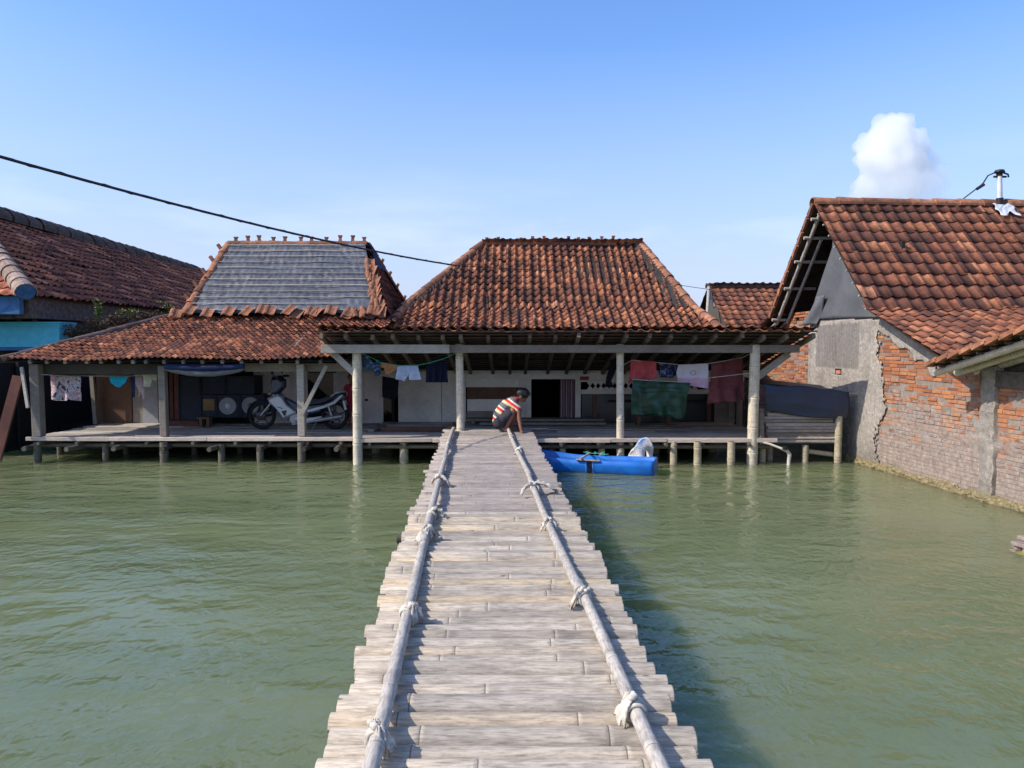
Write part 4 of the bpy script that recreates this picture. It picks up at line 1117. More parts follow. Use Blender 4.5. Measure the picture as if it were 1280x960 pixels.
def rail(a, b, segs, rr0, ph):
    for y0, y1 in segs:
        p, q = railpt(a, b, y0), railpt(a, b, y1)
        p.z = bz(y0) + .045; q.z = bz(y1) + .045; p.x += rnd(-.01, .01); q.x += rnd(-.01, .01)
        mb = MB(); mb.bamboo(p, q, rr0 * rnd(.92, 1.05), 14, node=.42, r2=rr0 * rnd(.8, .95), bend=.025)
        mb.build('hand_pole', M['rail'], bridge)
rail(RLa, RLb, ((-2, 5.35), (5.2, 9.2), (9.0, 12.1)), .031, 0); rail(RRa, RRb, ((-2, 4.35), (4.2, 8.0), (7.85, 12.2)), .031, 1)
mb = MB()
for xf in (.12, .5, .88):
    mb.bamboo((xe(l0, l1, -2) + 1.3 * xf, -2, bz(-2) - .09), (xe(l0, l1, YE) + 1.3 * xf, 12.35, bz(12.3) - .09), .05, 12)
mb.build('stringers', M['rail'], bridge)
for yy in (1.5, 3.6, 5.6, 6.2, 8.2, 10.2, 11.8):
    xa_, xb_ = xe(l0, l1, yy), xe(r0, r1, yy)
    mb = MB(); mb.bamboo((xa_ - (.14 if yy == 6.2 else .02), yy, bz(yy) - .18), (xb_ + .02, yy, bz(yy) - .18), .045, 12); mb.build('cross_pole', M['wood_dark'] if yy == 6.2 else M['stilt'], bridge)
    for x in (xa_ + .12, xb_ - .12):
        mb = MB(); mb.bamboo((x, yy + .06, -.6), (x, yy + .06, BZ - .12), .045, 12); mb.build('pile', M['stilt'], bridge)
def rag(a, b, u, v, size=1.0, flap=None, seed=0):
    size *= .52; rg = random.Random(seed); y = WZ(u, v, .52).y; c = railpt(a, b, y); c.z = bz(y) + .045
    d = (b - a).normalized(); mb = MB()
    for k in range(4):
        mb.torus(c + d * rg.uniform(-.03, .03), .032 + rg.uniform(0, .005), .009 * size, d + V((rg.uniform(-.35, .35), 0, rg.uniform(-.35, .35))), 20, 6)
    kn = c + V((rg.uniform(-.02, .03), -.01, .05))
    for k in range(5): mb.sphere(kn + V((rg.uniform(-.02, .02), rg.uniform(-.025, .025), rg.uniform(-.01, .015))) * size, V((rg.uniform(.014, .028), rg.uniform(.014, .024), rg.uniform(.012, .022))) * size, 10, 7)
    for k, (fx, fy, fl_) in enumerate(flap or ((.1, -.05, .03), (-.08, -.07, .02))):
        e = c + V((fx * size, fy * size, -.035)); w = fl_ * size * 1.3
        sd_ = V((-fy, fx, 0)).normalized()
        mb.grid(lambda s, t, e=e, w=w, sd_=sd_, k=k: kn.lerp(e, s) + sd_ * (w * (t - .5) * (.35 + s)) + V((0, 0, .03 * math.sin(s * 3.1) + .012 * math.sin(t * 9 + s * 7 + k) + .014 * rg.uniform(-1, 1))), 9, 9)
    return mb.build('rag_tie', M['rag'], bridge, solid=.006)
rag(RLa, RLb, 462, 918, 1.1, ((.10, -.06, .05), (.07, -.10, .04), (-.05, .02, .02)), 1); rag(RLa, RLb, 512, 768, 1.0, ((.16, .02, .06), (.09, -.08, .05)), 2)
rag(RLa, RLb, 528, 670, 1.6, ((-.04, -.12, .07), (.05, .06, .06)), 3); rag(RLa, RLb, 541, 646, 1.2, ((.2, .03, .07), (.07, .07, .03)), 4); rag(RLa, RLb, 546, 604, 1.2, ((-.13, .03, .05), (.16, -.08, .025)), 5)
rag(RRa, RRb, 784, 884, 1.1, ((-.11, -.05, .08), (.05, .03, .03)), 6); rag(RRa, RRb, 719, 747, 1.0, ((-.15, -.1, .022), (-.11, -.04, .02)), 7)
rag(RRa, RRb, 683, 658, 1.1, ((-.15, -.12, .02), (-.08, .02, .02)), 8); rag(RRa, RRb, 664, 613, 1.3, ((.3, .1, .13), (-.2, -.16, .025)), 9)
rag(RLa, RLb, 560, 562, 1.1, ((.05, .05, .03),), 10); rag(RRa, RRb, 646, 568, 1.0, ((-.08, .04, .03), (.06, -.05, .02)), 11); rag(RRa, RRb, 642, 551, .9, ((.05, -.05, .03),), 12)

# ================================================================== BOAT
pa, pb = WZ(674, 584, .0), WZ(823, 596, .0)
pa = V((.33, 11.77, 0)); pb = V((2.13, 11.22, 0))
boat = thing('canoe', 'small bright blue plastic drum canoe moored beside the deck', 'boat', ((pa + pb) / 2))
bd = (pb - pa); BLn = bd.length; bx_ = bd.normalized(); by_ = V((-bx_.y, bx_.x, 0))
mb = MB(); NU, NVv = 40, 18
def bsec(f):     # width, sheer height, keel height
    w = .27 * (1 - .32 * max(0, (.18 - f) / .18) ** 2) * (1 - .12 * max(0, (f - .85) / .15) ** 2)
    sh = .215 + .06 * max(0, (.35 - f) / .35) ** 1.5 - .02 * math.sin(math.pi * f)
    kl_ = -.07 + .10 * max(0, (.2 - f) / .2) ** 2
    return w, sh, kl_
def bf(s, t):
    w, sh, k = bsec(s); an = math.pi * t; c = math.cos(an); sn = math.sin(an)
    yy = -w * math.copysign(abs(c) ** .6, c); zz = sh - (sh - k) * sn ** .62
    yy += .012 * noise.noise(V((s * 6, t * 4, 1)))
    return pa + bx_ * (s * BLn + (.05 * (1 - sn) if s < .01 else 0)) + by_ * yy + V((0, 0, zz))
mb.grid(bf, NU, NVv)
for s in (0.0, 1.0):
    ring = [bf(s, j / NVv) for j in range(NVv + 1)]
    if s == 0: ring = [p - V((0, 0, .0)) for p in ring]
    mb.add(ring, [tuple(range(NVv + 1)) if s else tuple(range(NVv + 1))[::-1]])
bm = plain('blue_drum_plastic', (.008, .13, .48), .38, .5, .3, 5, .15)
hull = mb.build('hull', bm, boat, solid=.012)
mb = MB(); mb.grid(lambda a, b: bf(1.0, .5 - .48 * (1 - a)) + bx_ * .05 * math.sin(b * 3.14) + V((0, 0, 0)), 6, 4); 
mb = MB(); ring = [bf(.5, j / NVv) + (bf(.5, j / NVv) - (pa + bx_ * BLn * .5 + V((0, 0, .15)))).normalized() * .006 for j in range(NVv + 1)]
mb.add([p - bx_ * .035 for p in ring] + [p + bx_ * .035 for p in ring], [(j, j + 1, NVv + 2 + j, NVv + 1 + j) for j in range(NVv)]); mb.build('joint_strap', plain('navy_strap', (.01, .012, .04), .5), boat, solid=.006)
mb = MB()
for dx in (-.055, .055): mb.tube([p + bx_ * dx + (p - (pa + bx_ * BLn * .5 + V((0, 0, .15)))).normalized() * .006 for p in [bf(.5, j / 10 * .5) for j in range(11)]], .006, 6)
mb.build('joint_rim', plain('pale_blue_rim', (.15, .3, .6), .5), boat)
mb = MB(); c = pa + bx_ * (BLn * .5); mb.bamboo(c - by_ * .36 + V((-.12, 0, .225)), c + by_ * .3 + V((-.1, 0, .228)), .016, 8); mb.beam(c - by_ * .3 + bx_ * -.2 + V((0, 0, .205)), c - by_ * .285 + bx_ * .16 + V((0, 0, .198)), .03, .018); mb.build('thwart', M['wood_pale'], boat)
mb = MB()
for k in range(3): mb.torus(c + by_ * .25 + bx_ * (-.14 + .13 * k) + V((0, 0, .235)), .016, .005, by_, 14, 6)
mb.tube([c + by_ * (.27 - .02 * k) + bx_ * (-.2 + .06 * k) + V((0, 0, .235 + .008 * math.sin(k * 2))) for k in range(8)], .005, 6); mb.build('mooring_rope', plain('green_rope', (.05, .4, .3), .8, .2), boat)
# sack
sp = W(803, 560, 11.75); sack = thing('plastic_sack', 'white and blue woven sack slumped behind the blue canoe', 'sack', (sp.x, 11.75, .2))
t = NT('woven_sack'); n_ = t.noise(t.coord((1, 1, 1)), 3.2, 3, .5); col = t.ramp(n_, [(.48, (.66, .63, .58)), (.56, (.3, .45, .7))]); t.bump(t.noise(t.coord(), 14, 6), .6, .02); sm_ = t.fin(col, .8, .2)
SACKPOLY = [(786.5, 572), (789, 564), (795, 556), (801, 549.5), (808, 547.5), (814, 550), (818, 560), (818, 573), (811.5, 573), (811, 566), (808, 561), (805, 565), (803.5, 573)]

# brick stub and drifting stick
pz_ = WZ(1272, 690, 0); stub = thing('brick_stub', 'broken brick stub poking out of the water in front of the brick wall', 'rubble', pz_)
mb = MB()
for k in range(4):
    for i in range(2): mb.box(pz_ + V((.02 * (k % 2) + rnd(-.02, .02) + .05, i * .13 - .1 + rnd(-.02, .02), -.02 + .046 * k)), (.17 - .03 * k, .12, .042), rnd(-.4, .4))
mb.build('bricks', M['brick'], stub, bevel=.012)
mb = MB(); mb.grid(lambda a, b: pz_ + V((-.08 + .24 * a, -.22 + .32 * b, -.02 + .04 * math.sin(a * 3.1) * math.sin(b * 3.1) + .01 * noise.noise(V((a * 5, b * 5, 0))))), 12, 12); mb.build('mortar_lump', M['mortar'], stub)
ps = WZ(789, 733, .0); mb = MB(); mb.tube([ps + V((-.08, .03, .012)), ps + V((0, 0, .016)), ps + V((.09, -.03, .012))], .006, 6); st = mb.build('driftwood_stick', M['wood_pale']); tag(st, 'pale thin stick floating beside the bridge', 'stick')
# leaning planks by the far left post
a = W(2, 556, 12.0); b = W(23, 470, 12.3); mb = MB(); mb.beam(a + V((-.1, 0, -.25)), b + V((.0, 0, .0)), .17, .04, 0, V((0, 1, 0))); lp = mb.build('leaning_plank', M['wood_red'], bevel=.004); tag(lp, 'wide reddish plank leaning under the left house eave', 'plank')
mb = MB(); mb.beam(W(27, 459, 12.2), W(35, 510, 12.1), .05, .035, 0, V((0, 1, 0))); lp = mb.build('hanging_stick', M['wood_pale'], bevel=.004); tag(lp, 'short pale stick hanging under the left house eave', 'stick')
# overhead cable
mb = MB(); p0, p1 = W(-160, 150, 6.6), W(571, 332, 15.6); pts = []
for i in range(61):
    f = i / 60; p = p0.lerp(p1, f); p.z -= .5 * f * (1 - f); pts.append(p)
q0, q1 = W(0, 188, 7.4), None
mb.tube(pts, .016, 8)
mb.tube([p + V((0, 0, .014 * math.cos(i * 1.9))) + V((0, .014 * math.sin(i * 1.9), 0)) for i, p in enumerate(pts)], .009, 6)
cb = mb.build('power_cable', M['black']); tag(cb, 'black overhead power cable sagging across the sky to the middle roof', 'cable')
mb = MB(); p0, p1 = W(571, 332, 15.6), W(889, 362, 19.5); mb.tube([p0.lerp(p1, i / 30) + V((0, 0, -.2 * 4 * (i / 30) * (1 - i / 30) + .25 * math.sin(math.pi * i / 30))) - V((0, .5 * math.sin(math.pi * i / 30), 0)) for i in range(31)], .007, 6)
cb = mb.build('thin_wire', M['black']); tag(cb, 'thin dark wire crossing in front of the middle roof tiles', 'cable')
# ================================================================== MOTORBIKE
XM, YM = -4.452, 13.5
bike = thing('motorbike', 'silver and navy underbone motorbike parked on the porch under the tarpaulin roof', 'motorbike', (XM + .65, YM, DZ))
def mx_(a): return a * .00188 - .4956 + XM
def mz_(b): return 1.3877 - b * .00188 + DZ
def MP(a, b, y=0): return V((mx_(a), YM + y, mz_(b)))
def outl(*pts): return [(mx_(a), mz_(b)) for a, b in pts]
silver = plain('silver_bodywork', (.42, .43, .45), .3, .5, .06, 5, 0, .35)
navy = plain('navy_bodywork', (.012, .022, .06), .25, .6, .1, 5, 0)
rubber = plain('tyre_rubber', (.02, .02, .02), .85, .2, .2, 40, .2)
steel = plain('dull_steel', (.3, .3, .3), .4, .5, .15, 20, 0, .7)
darksteel = plain('dark_wheel_metal', (.07, .07, .072), .45, .4, .15, 20, 0, .5)
seatm = plain('black_seat_vinyl', (.018, .02, .03), .5, .4, .2, 20, .1)
def wheel(a, b, Rr):
    c = MP(a, b); w = MB(); w.torus(c, Rr - .045, .012, V((0, 1, 0)), 32, 8)
    w.lathe([(.0, -.05), (.05, -.05), (.055, -.02), (.055, .02), (.05, .05), (0, .05)], c, 'y', 16)
    for k in range(5):
        an = k * 2 * math.pi / 5 + .3; w.beam(c + V((.03 * math.cos(an), 0, .03 * math.sin(an))), c + V(((Rr - .05) * math.cos(an), 0, (Rr - .05) * math.sin(an))), .035, .022, 0, V((0, 1, 0)))
    w.lathe([(.035, -.058), (.085, -.06), (.085, -.055), (.035, -.055)], c, 'y', 20)
    o = w.build('wheel', darksteel, bike)
    t_ = MB(); t_.torus(c, Rr - .03, .036, V((0, 1, 0)), 36, 10); t_.build('tyre', rubber, o)
RW = .245
cf, cr_ = MP(262, 640), MP(955, 640); cf.z = cr_.z = DZ + RW + .004
zc_ = (1.3877 + DZ - cf.z) / .00188
wheel(262, zc_, RW); wheel(955, zc_, RW)
w = MB()
for s in (-1, 1): w.tube([cf + V((0, s * .07, 0)), MP(350, 500, s * .07), MP(395, 380, s * .06)], .02, 10)
w.build('front_fork', steel, bike)
w = MB()
def fend(c, r0, a0, a1, wd):
    w.grid(lambda s, t: c + V(((r0 + .012 * math.sin(math.pi * t)) * math.cos(a0 + (a1 - a0) * s), (t - .5) * wd, (r0 + .03 * math.sin(math.pi * t)) * math.sin(a0 + (a1 - a0) * s))), 24, 8)
fend(cf, RW + .012, R(15), R(188), .12); w.build('front_fender', navy, bike, solid=.005)
w = MB(); w.prism(outl((325, 440), (430, 395), (470, 420), (520, 500), (600, 560), (600, 595), (540, 620), (480, 645), (455, 600), (400, 530), (345, 475)), YM - .14, YM + .14, .04, .82, 0, False); w.build('leg_shield', silver, bike, bevel=.012)
w = MB(); w.prism(outl((470, 560), (520, 550), (505, 605), (490, 600)), YM - .146, YM - .13); w.build('shield_vent', M['black'], bike)
w = MB(); w.beam(MP(432, 520, -.145), MP(480, 535, -.147), .006, .012); w.build('shield_decal', M['black'], bike)
w = MB(); w.prism(outl((372, 240), (440, 225), (490, 270), (490, 340), (440, 395), (330, 430), (315, 415), (360, 350), (360, 300)), YM - .11, YM + .11, .05, .7, 0); w.build('front_cowl', navy, bike, bevel=.015)
w = MB(); w.sphere(MP(400, 325, 0), V((.07, .085, .05)), 16, 10); w.sphere(MP(408, 368, 0), V((.075, .09, .025)), 16, 8); w.build('headlight', plain('glossy_lamp_glass', (.35, .38, .42), .1, .8, .05, 4, 0), bike)
for s in (-1, 1):
    w = MB(); w.sphere(MP(352, 395, s * .09), V((.045, .03, .03)), 12, 8); w.build('indicator', plain('amber_lens', (.35, .2, .08), .3), bike)
w = MB(); w.tube([MP(455, 235, -.34), MP(440, 240, -.18), MP(425, 262, -.06), MP(425, 262, .06), MP(440, 240, .18), MP(455, 235, .34)], .015, 8); w.build('handlebar', M['black'], bike)
for s in (-1, 1):
    w = MB(); w.tube([MP(465, 238, s * .34), MP(440, 236, s * .2)], .021, 8); w.build('grip', M['black'], bike)
    w = MB(); w.tube([MP(432, 240, s * .22), MP(414, 200, s * .26)], .006, 6); w.sphere(MP(412, 190, s * .28), V((.018, .055, .038)), 14, 8); w.build('mirror', M['black'], bike)
w = MB(); w.prism(outl((480, 430), (560, 470), (620, 500), (700, 520), (690, 570), (600, 575), (540, 520), (490, 460)), YM - .08, YM + .08, .03, .8); w.build('frame_cover', navy, bike, bevel=.01)
w = MB(); w.prism(outl((600, 490), (680, 470), (740, 455), (800, 455), (880, 425), (950, 405), (1010, 402), (1000, 420), (940, 455), (860, 490), (720, 512), (640, 512)), YM - .12, YM + .12, .04, .85); w.build('seat', seatm, bike, bevel=.012)
w = MB(); w.prism(outl((690, 515), (860, 495), (950, 455), (1015, 390), (1050, 395), (1065, 440), (1000, 470), (900, 520), (800, 545), (830, 575), (720, 600), (680, 560)), YM - .105, YM + .105, .04, .8); body_ = w.build('tail_body', navy, bike, bevel=.01)
w = MB()
for s in (-1, 1):
    w = MB(); y_ = s * .112; w.prism(outl((700, 552), (860, 510), (950, 472), (1030, 405), (1045, 412), (970, 490), (870, 530), (715, 572)), YM + y_ - .006, YM + y_ + .006); w.build('side_stripe', silver, bike)
w = MB(); w.sphere(MP(1058, 440, 0), V((.03, .07, .03)), 12, 8); w.build('tail_light', plain('red_lens', (.3, .02, .02), .25), bike)
w = MB(); w.tube([MP(930, 420, -.12), MP(1000, 380, -.12), MP(1060, 378, -.08), MP(1060, 378, .08), MP(1000, 380, .12), MP(930, 420, .12)], .012, 8); w.build('grab_rail', silver, bike)
w = MB(); fend(cr_, RW + .02, R(-5), R(110), .13); w.build('rear_fender', M['black'], bike, solid=.005)
w = MB(); w.prism(outl((1035, 470), (1055, 462), (1075, 545), (1055, 555)), YM - .08, YM + .08); w.build('number_plate', plain('plate_white', (.5, .5, .5)), bike)
w = MB(); w.prism(outl((540, 590), (640, 580), (690, 610), (680, 660), (630, 690), (560, 690), (530, 650)), YM - .11, YM + .11, .02, .9); w.lathe([(0, -.125), (.06, -.125), (.065, -.1), (.065, .0)], MP(620, 640, 0), 'y', 18)
for k in range(5): w.bx(mx_(505), mx_(545), YM - .07, YM + .07, mz_(610 + 12 * k) - .006, mz_(610 + 12 * k) + .006)
w.build('engine', steel, bike, bevel=.006)
w = MB(); w.tube([MP(560, 690, -.1), MP(700, 670, -.13), MP(800, 650, -.14)], .018, 8); w.tube([MP(790, 650, -.15), MP(1000, 612, -.15), MP(1040, 606, -.15)], [.03, .042, .036], 12); w.build('exhaust', steel, bike)
w = MB(); w.beam(MP(690, 650, -.09), MP(840, 628, -.09), .02, .07); w.beam(MP(690, 640, .09), MP(955, 640, .09), .025, .04); w.beam(MP(690, 640, -.07), MP(955, 640, -.07), .025, .04); w.build('swing_arm', silver, bike, bevel=.004)
for s in (-1, 1):
    w = MB(); w.tube([MP(900, 500, s * .1), MP(945, 635, s * .1)], .022, 10); w.build('shock_absorber', steel, bike)
    w = MB(); w.tube([MP(640, 680, s * .1), MP(640, 690, s * .24)], .014, 8); w.build('foot_peg', M['black'], bike)
w = MB(); w.tube([MP(800, 640, -.1), MP(765, 735, -.24)], .012, 8); w.build('side_stand', steel, bike)

# ================================================================== LOUDSPEAKERS
def speaker(u0, v0, u1, v1, Y, d, label, cone=None, panel=None, split=None):
    a, b = W(u0, v1, Y), W(u1, v0, Y)
    s = thing('loudspeaker', label, 'loudspeaker', ((a.x + b.x) / 2, Y + d / 2, a.z), 'loudspeaker cabinets stacked on the porch')
    w = MB(); x0, x1, z0, z1 = a.x + .004, b.x - .004, a.z + .002, b.z - .002
    w.bx(x0, x1, Y + .02, Y + d, z0, z1)
    f = .022
    for p in ((x0, x0 + f, z0, z1), (x1 - f, x1, z0, z1), (x0 + f, x1 - f, z0, z0 + f), (x0 + f, x1 - f, z1 - f, z1)): w.bx(p[0], p[1], Y, Y + .02, p[2], p[3])
    w.build('cabinet', M['cab'], s)
    if cone:
        c = W(cone[0], cone[1], Y); c.y = Y + .015; r = cone[2] / F * Y
        q = MB(); q.lathe([(r * 1.06, .005), (r * 1.06, -.014), (r * .93, -.018), (r * .88, -.012), (r * .36, .002), (0, .002)], c, 'y', 30)
        cn = q.build('cone', cone[3], s)
        q = MB(); q.lathe([(0, -.03), (r * .18, -.026), (r * .30, -.014), (r * .36, .001)], c, 'y', 20); q.build('dust_cap', cone[4], cn)
    if panel:
        q = MB(); rect(q, panel[0], panel[1], panel[2], panel[3], Y + .004, .02); q.build('wood_panel', M['wood_tan'], s)
    if split:
        for v in split:
            q = MB(); rect(q, u0 + 3, v - .8, u1 - 3, v + .8, Y + .006, .02); q.build('shelf_edge', M['cab'], s)
    q = MB(); ru, rv = (u0 + u1) / 2, v0 + 4; rect(q, ru - 5, rv, ru + 5, rv + 3, Y + .012, .012); q.build('handle_recess', M['black'], s)
M['cab'] = plain('navy_black_cabinet', (.016, .021, .035), .6, .3, .25, 9, .1); M['wood_tan'] = wood('tan_plywood', (.28, .17, .08)); M['cone'] = plain('grey_paper_cone', (.32, .32, .33), .8, .2, .1); M['capw'] = plain('pale_dust_cap', (.62, .63, .66), .5, .3, .05); M['coned'] = plain('dark_dust_cap', (.12, .12, .13), .6)
zf = 525
speaker(223, 470, 249.5, zf, 14.1, .5, 'tall black loudspeaker cabinet beside the square plywood panel', split=(493, 512))
speaker(250, 493.5, 269.5, zf - 3, 14.1, .5, 'black loudspeaker cabinet with a square plywood panel', panel=(254, 499, 268.5, 513))
speaker(270, 493.5, 299.5, zf - 3, 14.1, .5, 'black loudspeaker with large pale cone and white dust cap', cone=(284.5, 507.5, 10.2, M['cone'], M['capw']))
speaker(300, 493.5, 330, zf - 3, 14.1, .5, 'black loudspeaker with pale cone and dark centre behind the motorbike front wheel', cone=(313, 507, 10.2, M['cone'], M['coned']))
speaker(250, 470, 280, 493, 14.12, .48, 'plain black loudspeaker cabinet on top of the plywood panel cabinet', split=None)
speaker(280.5, 470, 318, 493, 14.12, .48, 'plain black loudspeaker cabinet on top of the white capped loudspeaker')
bt = W(257, 530, 13.9); tb_ = thing('wooden_stool', 'tiny dark wooden stool standing in front of the loudspeakers', 'stool', (bt.x, 13.9, DZ))
w = MB(); a, b = W(249, 523, 13.9), W(264, 521, 13.9); w.bx(a.x, b.x, 13.8, 14.0, b.z - .03, b.z); w.build('seat', M['wood_brown'], tb_)
for k in range(2):
    w = MB(); x = a.x + .03 + k * (b.x - a.x - .09); w.bx(x, x + .05, 13.82, 13.98, DZ, b.z - .03); w.build('leg', M['wood_brown'], tb_)
w = MB(); a, b = W(207, 531, 14.0), W(248, 526, 14.0); w.bx(a.x, b.x, 14.0, 14.3, DZ + .002, b.z); o = w.build('low_plank', M['wood_red']); tag(o, 'reddish low plank lying beside the loudspeakers', 'plank')
# rolled tarpaulin under the eave
rt = thing('rolled_tarpaulin', 'rolled blue and grey tarpaulin tied under the eave above the loudspeakers', 'tarpaulin', W(257, 462, 12.15))
def roll(vt, vb, d0, sg):
    def f(s, t):
        p = W(207 + 99 * s, 460, 12.25); an = t * 2 * math.pi; r = .055 * (1 - .25 * abs(2 * s - 1) ** 3) + .01 * noise.noise(V((s * 9, t * 4, sg)))
        return V((p.x, 12.25 - d0 + r * .8 * math.cos(an), W(257, vt + (vb - vt) * math.sin(math.pi * s) ** .7, 12.25).z + r * math.sin(an)))
    return f
w = MB(); w.grid(roll(459, 466.5, .02, 1), 40, 14); w.build('grey_layer', M['tarp_grey'], rt)
w = MB(); w.grid(roll(457.5, 460, .045, 5), 40, 14); w.build('blue_layer', M['tarp_blue'], rt)

# ================================================================== LAUNDRY
GL = 'laundry hung under the porches'
def cloth(name, label, cat, poly, Y, mat, amp=.015, k=26, drape=.0, hang=None):
    P = [W(u, v, Y) for u, v in poly]; Q = [(p.x, p.z) for p in P]
    amp *= 1.5; x0, x1 = min(q[0] for q in Q), max(q[0] for q in Q); z0, z1 = min(q[1] for q in Q), max(q[1] for q in Q)
    st = .011; nx, nz = max(4, int((x1 - x0) / st)), max(4, int((z1 - z0) / st)); ph = rnd(0, 6)
    def yy(x, z):
        d = (z1 - z) / (z1 - z0)
        return Y + amp * (.35 + .9 * d) * math.sin((x - x0) * k + ph + 1.2 * math.sin(d * 2.2 + ph)) + amp * 1.4 * noise.noise(V((x * 6, z * 6, ph))) + .02 * d * math.sin(ph)
    mb = MB()
    # each grid vertex is pulled onto the outline where the row ends, so hems stay clean
    spans = []
    for j in range(nz + 1):
        z = z1 + (z0 - z1) * (j + .001) / (nz + .002); xs = []
        n_ = len(Q)
        for i in range(n_):
            a, b = Q[i], Q[(i + 1) % n_]
            if (a[1] > z) != (b[1] > z): xs.append(a[0] + (b[0] - a[0]) * (z - a[1]) / (b[1] - a[1]))
        xs.sort(); spans.append((z, [(xs[i], xs[i + 1]) for i in range(0, len(xs) - 1, 2)]))
    M_ = max(3, nx)
    for (za, sa), (zb2, sb) in zip(spans, spans[1:]):
        if not sa or not sb: continue
        pairs = list(zip(sa, sb)) if len(sa) == len(sb) else ([(sa[0], b) for b in sb] if len(sa) == 1 else [(a, sb[0]) for a in sa])
        if len(sa) != len(sb):
            pairs = [((max(a[0], b[0]), min(a[1], b[1])), (max(a[0], b[0]), min(a[1], b[1]))) for a in sa for b in sb if min(a[1], b[1]) - max(a[0], b[0]) > .004]
        for a, b in pairs:
            m_ = max(2, int(M_ * (a[1] - a[0]) / (x1 - x0)))
            vs = [V((a[0] + (a[1] - a[0]) * i / m_, 0, za)) for i in range(m_ + 1)] + [V((b[0] + (b[1] - b[0]) * i / m_, 0, zb2)) for i in range(m_ + 1)]
            vs = [V((p.x, yy(p.x, p.z), p.z)) for p in vs]
            mb.add(vs, [(i, m_ + 1 + i, m_ + 2 + i, i + 1) for i in range(m_)], 0, True)
    o = mb.build(name, mat, None)
    bm_ = bmesh.new(); bm_.from_mesh(o.data); bmesh.ops.remove_doubles(bm_, verts=bm_.verts, dist=.0015); bm_.to_mesh(o.data); bm_.free()
    md = o.modifiers.new('solid', 'SOLIDIFY'); md.thickness = .005; md.offset = 0
    return tag(o, label, cat, GL)
def sack_cloth():
    o = cloth('sack_body', None, None, SACKPOLY, 11.72, sm_, .05, 18); o.modifiers['solid'].thickness = .05
    o.parent = sack; o.location = -OFF[sack.name]
    del o['group']
sack_cloth()
def fab(name, c, var=.2, rough=.9, spec=.15): return plain(name, c, rough, spec, var, 9, .25)
def patterned(name, stops, scale=14, dist=1.5):
    t = NT(name); n = t.noise(t.coord(), scale, 3, .6, dist); col = t.ramp(n, stops, 'CONSTANT'); t.bump(t.noise(t.coord(), 12, 5), .25, .01); return t.fin(col, .9, .1)
flor = patterned('floral_print', [(0, (.08, .07, .12)), (.42, (.55, .52, .55)), (.5, (.5, .25, .25)), (.58, (.6, .56, .58)), (.66, (.1, .09, .14))], 7, 1.2)
cloth('patterned_cloth', 'pink and navy floral patterned cloth hanging near the outer porch post', 'laundry', [(63, 469), (101, 470), (103, 501), (88, 500), (87, 498), (84, 501), (65, 500)], 12.75, flor)
cloth('underwear', 'bright cyan underpants hanging before the brown door', 'laundry', [(137, 470.5), (160.5, 470.5), (158, 477), (151, 484), (145, 483.5), (139, 478)], 12.8, fab('cyan_cotton', (.02, .42, .62)), .008)
cloth('trousers', 'narrow navy garment hanging between cyan underpants and mauve bra', 'laundry', [(162, 468), (168.5, 468), (169, 484), (167.5, 497), (164.5, 497), (163, 482)], 12.82, fab('navy_cotton', (.02, .028, .07)), .01)
cloth('bra', 'mauve bra with dangling straps beside the cream top', 'laundry', [(170, 470), (177, 470), (180, 484), (181, 499), (178, 499), (175.5, 489), (174, 496.5), (172, 496), (173, 487), (168.5, 479)], 12.8, fab('mauve_cotton', (.38, .29, .3)), .008)
cloth('top', 'small cream top hanging beside the mottled porch post', 'laundry', [(178, 467.5), (196, 467), (196, 476), (190, 474.5), (187.5, 484), (180.5, 483.5)], 12.78, fab('cream_cotton', (.52, .5, .38)), .01)
den = patterned('worn_denim', [(0, (.02, .035, .08)), (.45, (.05, .09, .18)), (.6, (.2, .27, .4))], 8, 1)
cloth('denim_jacket', 'crumpled blue denim jacket hanging beside a pale bamboo post', 'laundry', [(453, 444), (460, 445), (464, 452), (468, 454), (471, 448.5), (474, 451), (475, 462), (473, 470.5), (469, 470), (467, 461), (459, 464), (453, 463)], 12.3, den, .025)
cloth('underwear', 'orange tan underpants hanging between denim jacket and pale blue shorts', 'laundry', [(476, 453), (497, 457), (496, 462), (491, 464.5), (486, 468), (481, 466.5), (480, 460), (476, 459)], 12.32, fab('tan_cotton', (.42, .2, .09)), .01)
cloth('shorts', 'pale blue shorts hanging beside the orange tan underpants', 'laundry', [(497, 457.5), (522, 456.5), (524, 464), (527, 474.5), (512.5, 475.5), (511, 468), (509.5, 470), (506, 476.5), (495, 474)], 12.34, fab('pale_blue_cotton', (.43, .5, .66)), .014)
cloth('skirt', 'black pleated skirt hanging beside the pale blue shorts', 'laundry', [(543, 448), (551, 447), (553, 452), (559, 455), (560, 478), (532, 478), (533, 458), (542, 453)], 12.34, fab('black_navy_cotton', (.010, .012, .028)), .016, 60)
cloth('dark_cloth', 'long black cloth hanging in front of a dark doorway', 'laundry', [(478, 470), (499, 474), (498.5, 481), (497, 497), (488, 499), (478, 496)], 13.9, fab('black_cotton', (.012, .014, .024)), .012)
cloth('dark_trousers', 'black trousers dangling in front of the fretwork board', 'laundry', [(763, 450), (768, 449), (771, 457), (768, 468), (764, 476), (767, 484), (757, 484), (758, 472), (761, 462)], 13.2, fab('black_twill', (.012, .012, .018)), .012)
cloth('shirt', 'coral red shirt hanging above the green satin cloth', 'laundry', [(789, 449.5), (820, 452), (820, 472), (813, 475), (792, 473), (789, 478), (785, 479), (787, 465)], 12.75, fab('coral_cotton', (.55, .1, .11)), .014)
nfl = patterned('navy_floral', [(0, (.02, .025, .06)), (.5, (.05, .06, .13)), (.58, (.22, .25, .36)), (.66, (.04, .05, .1))], 9, 1.5)
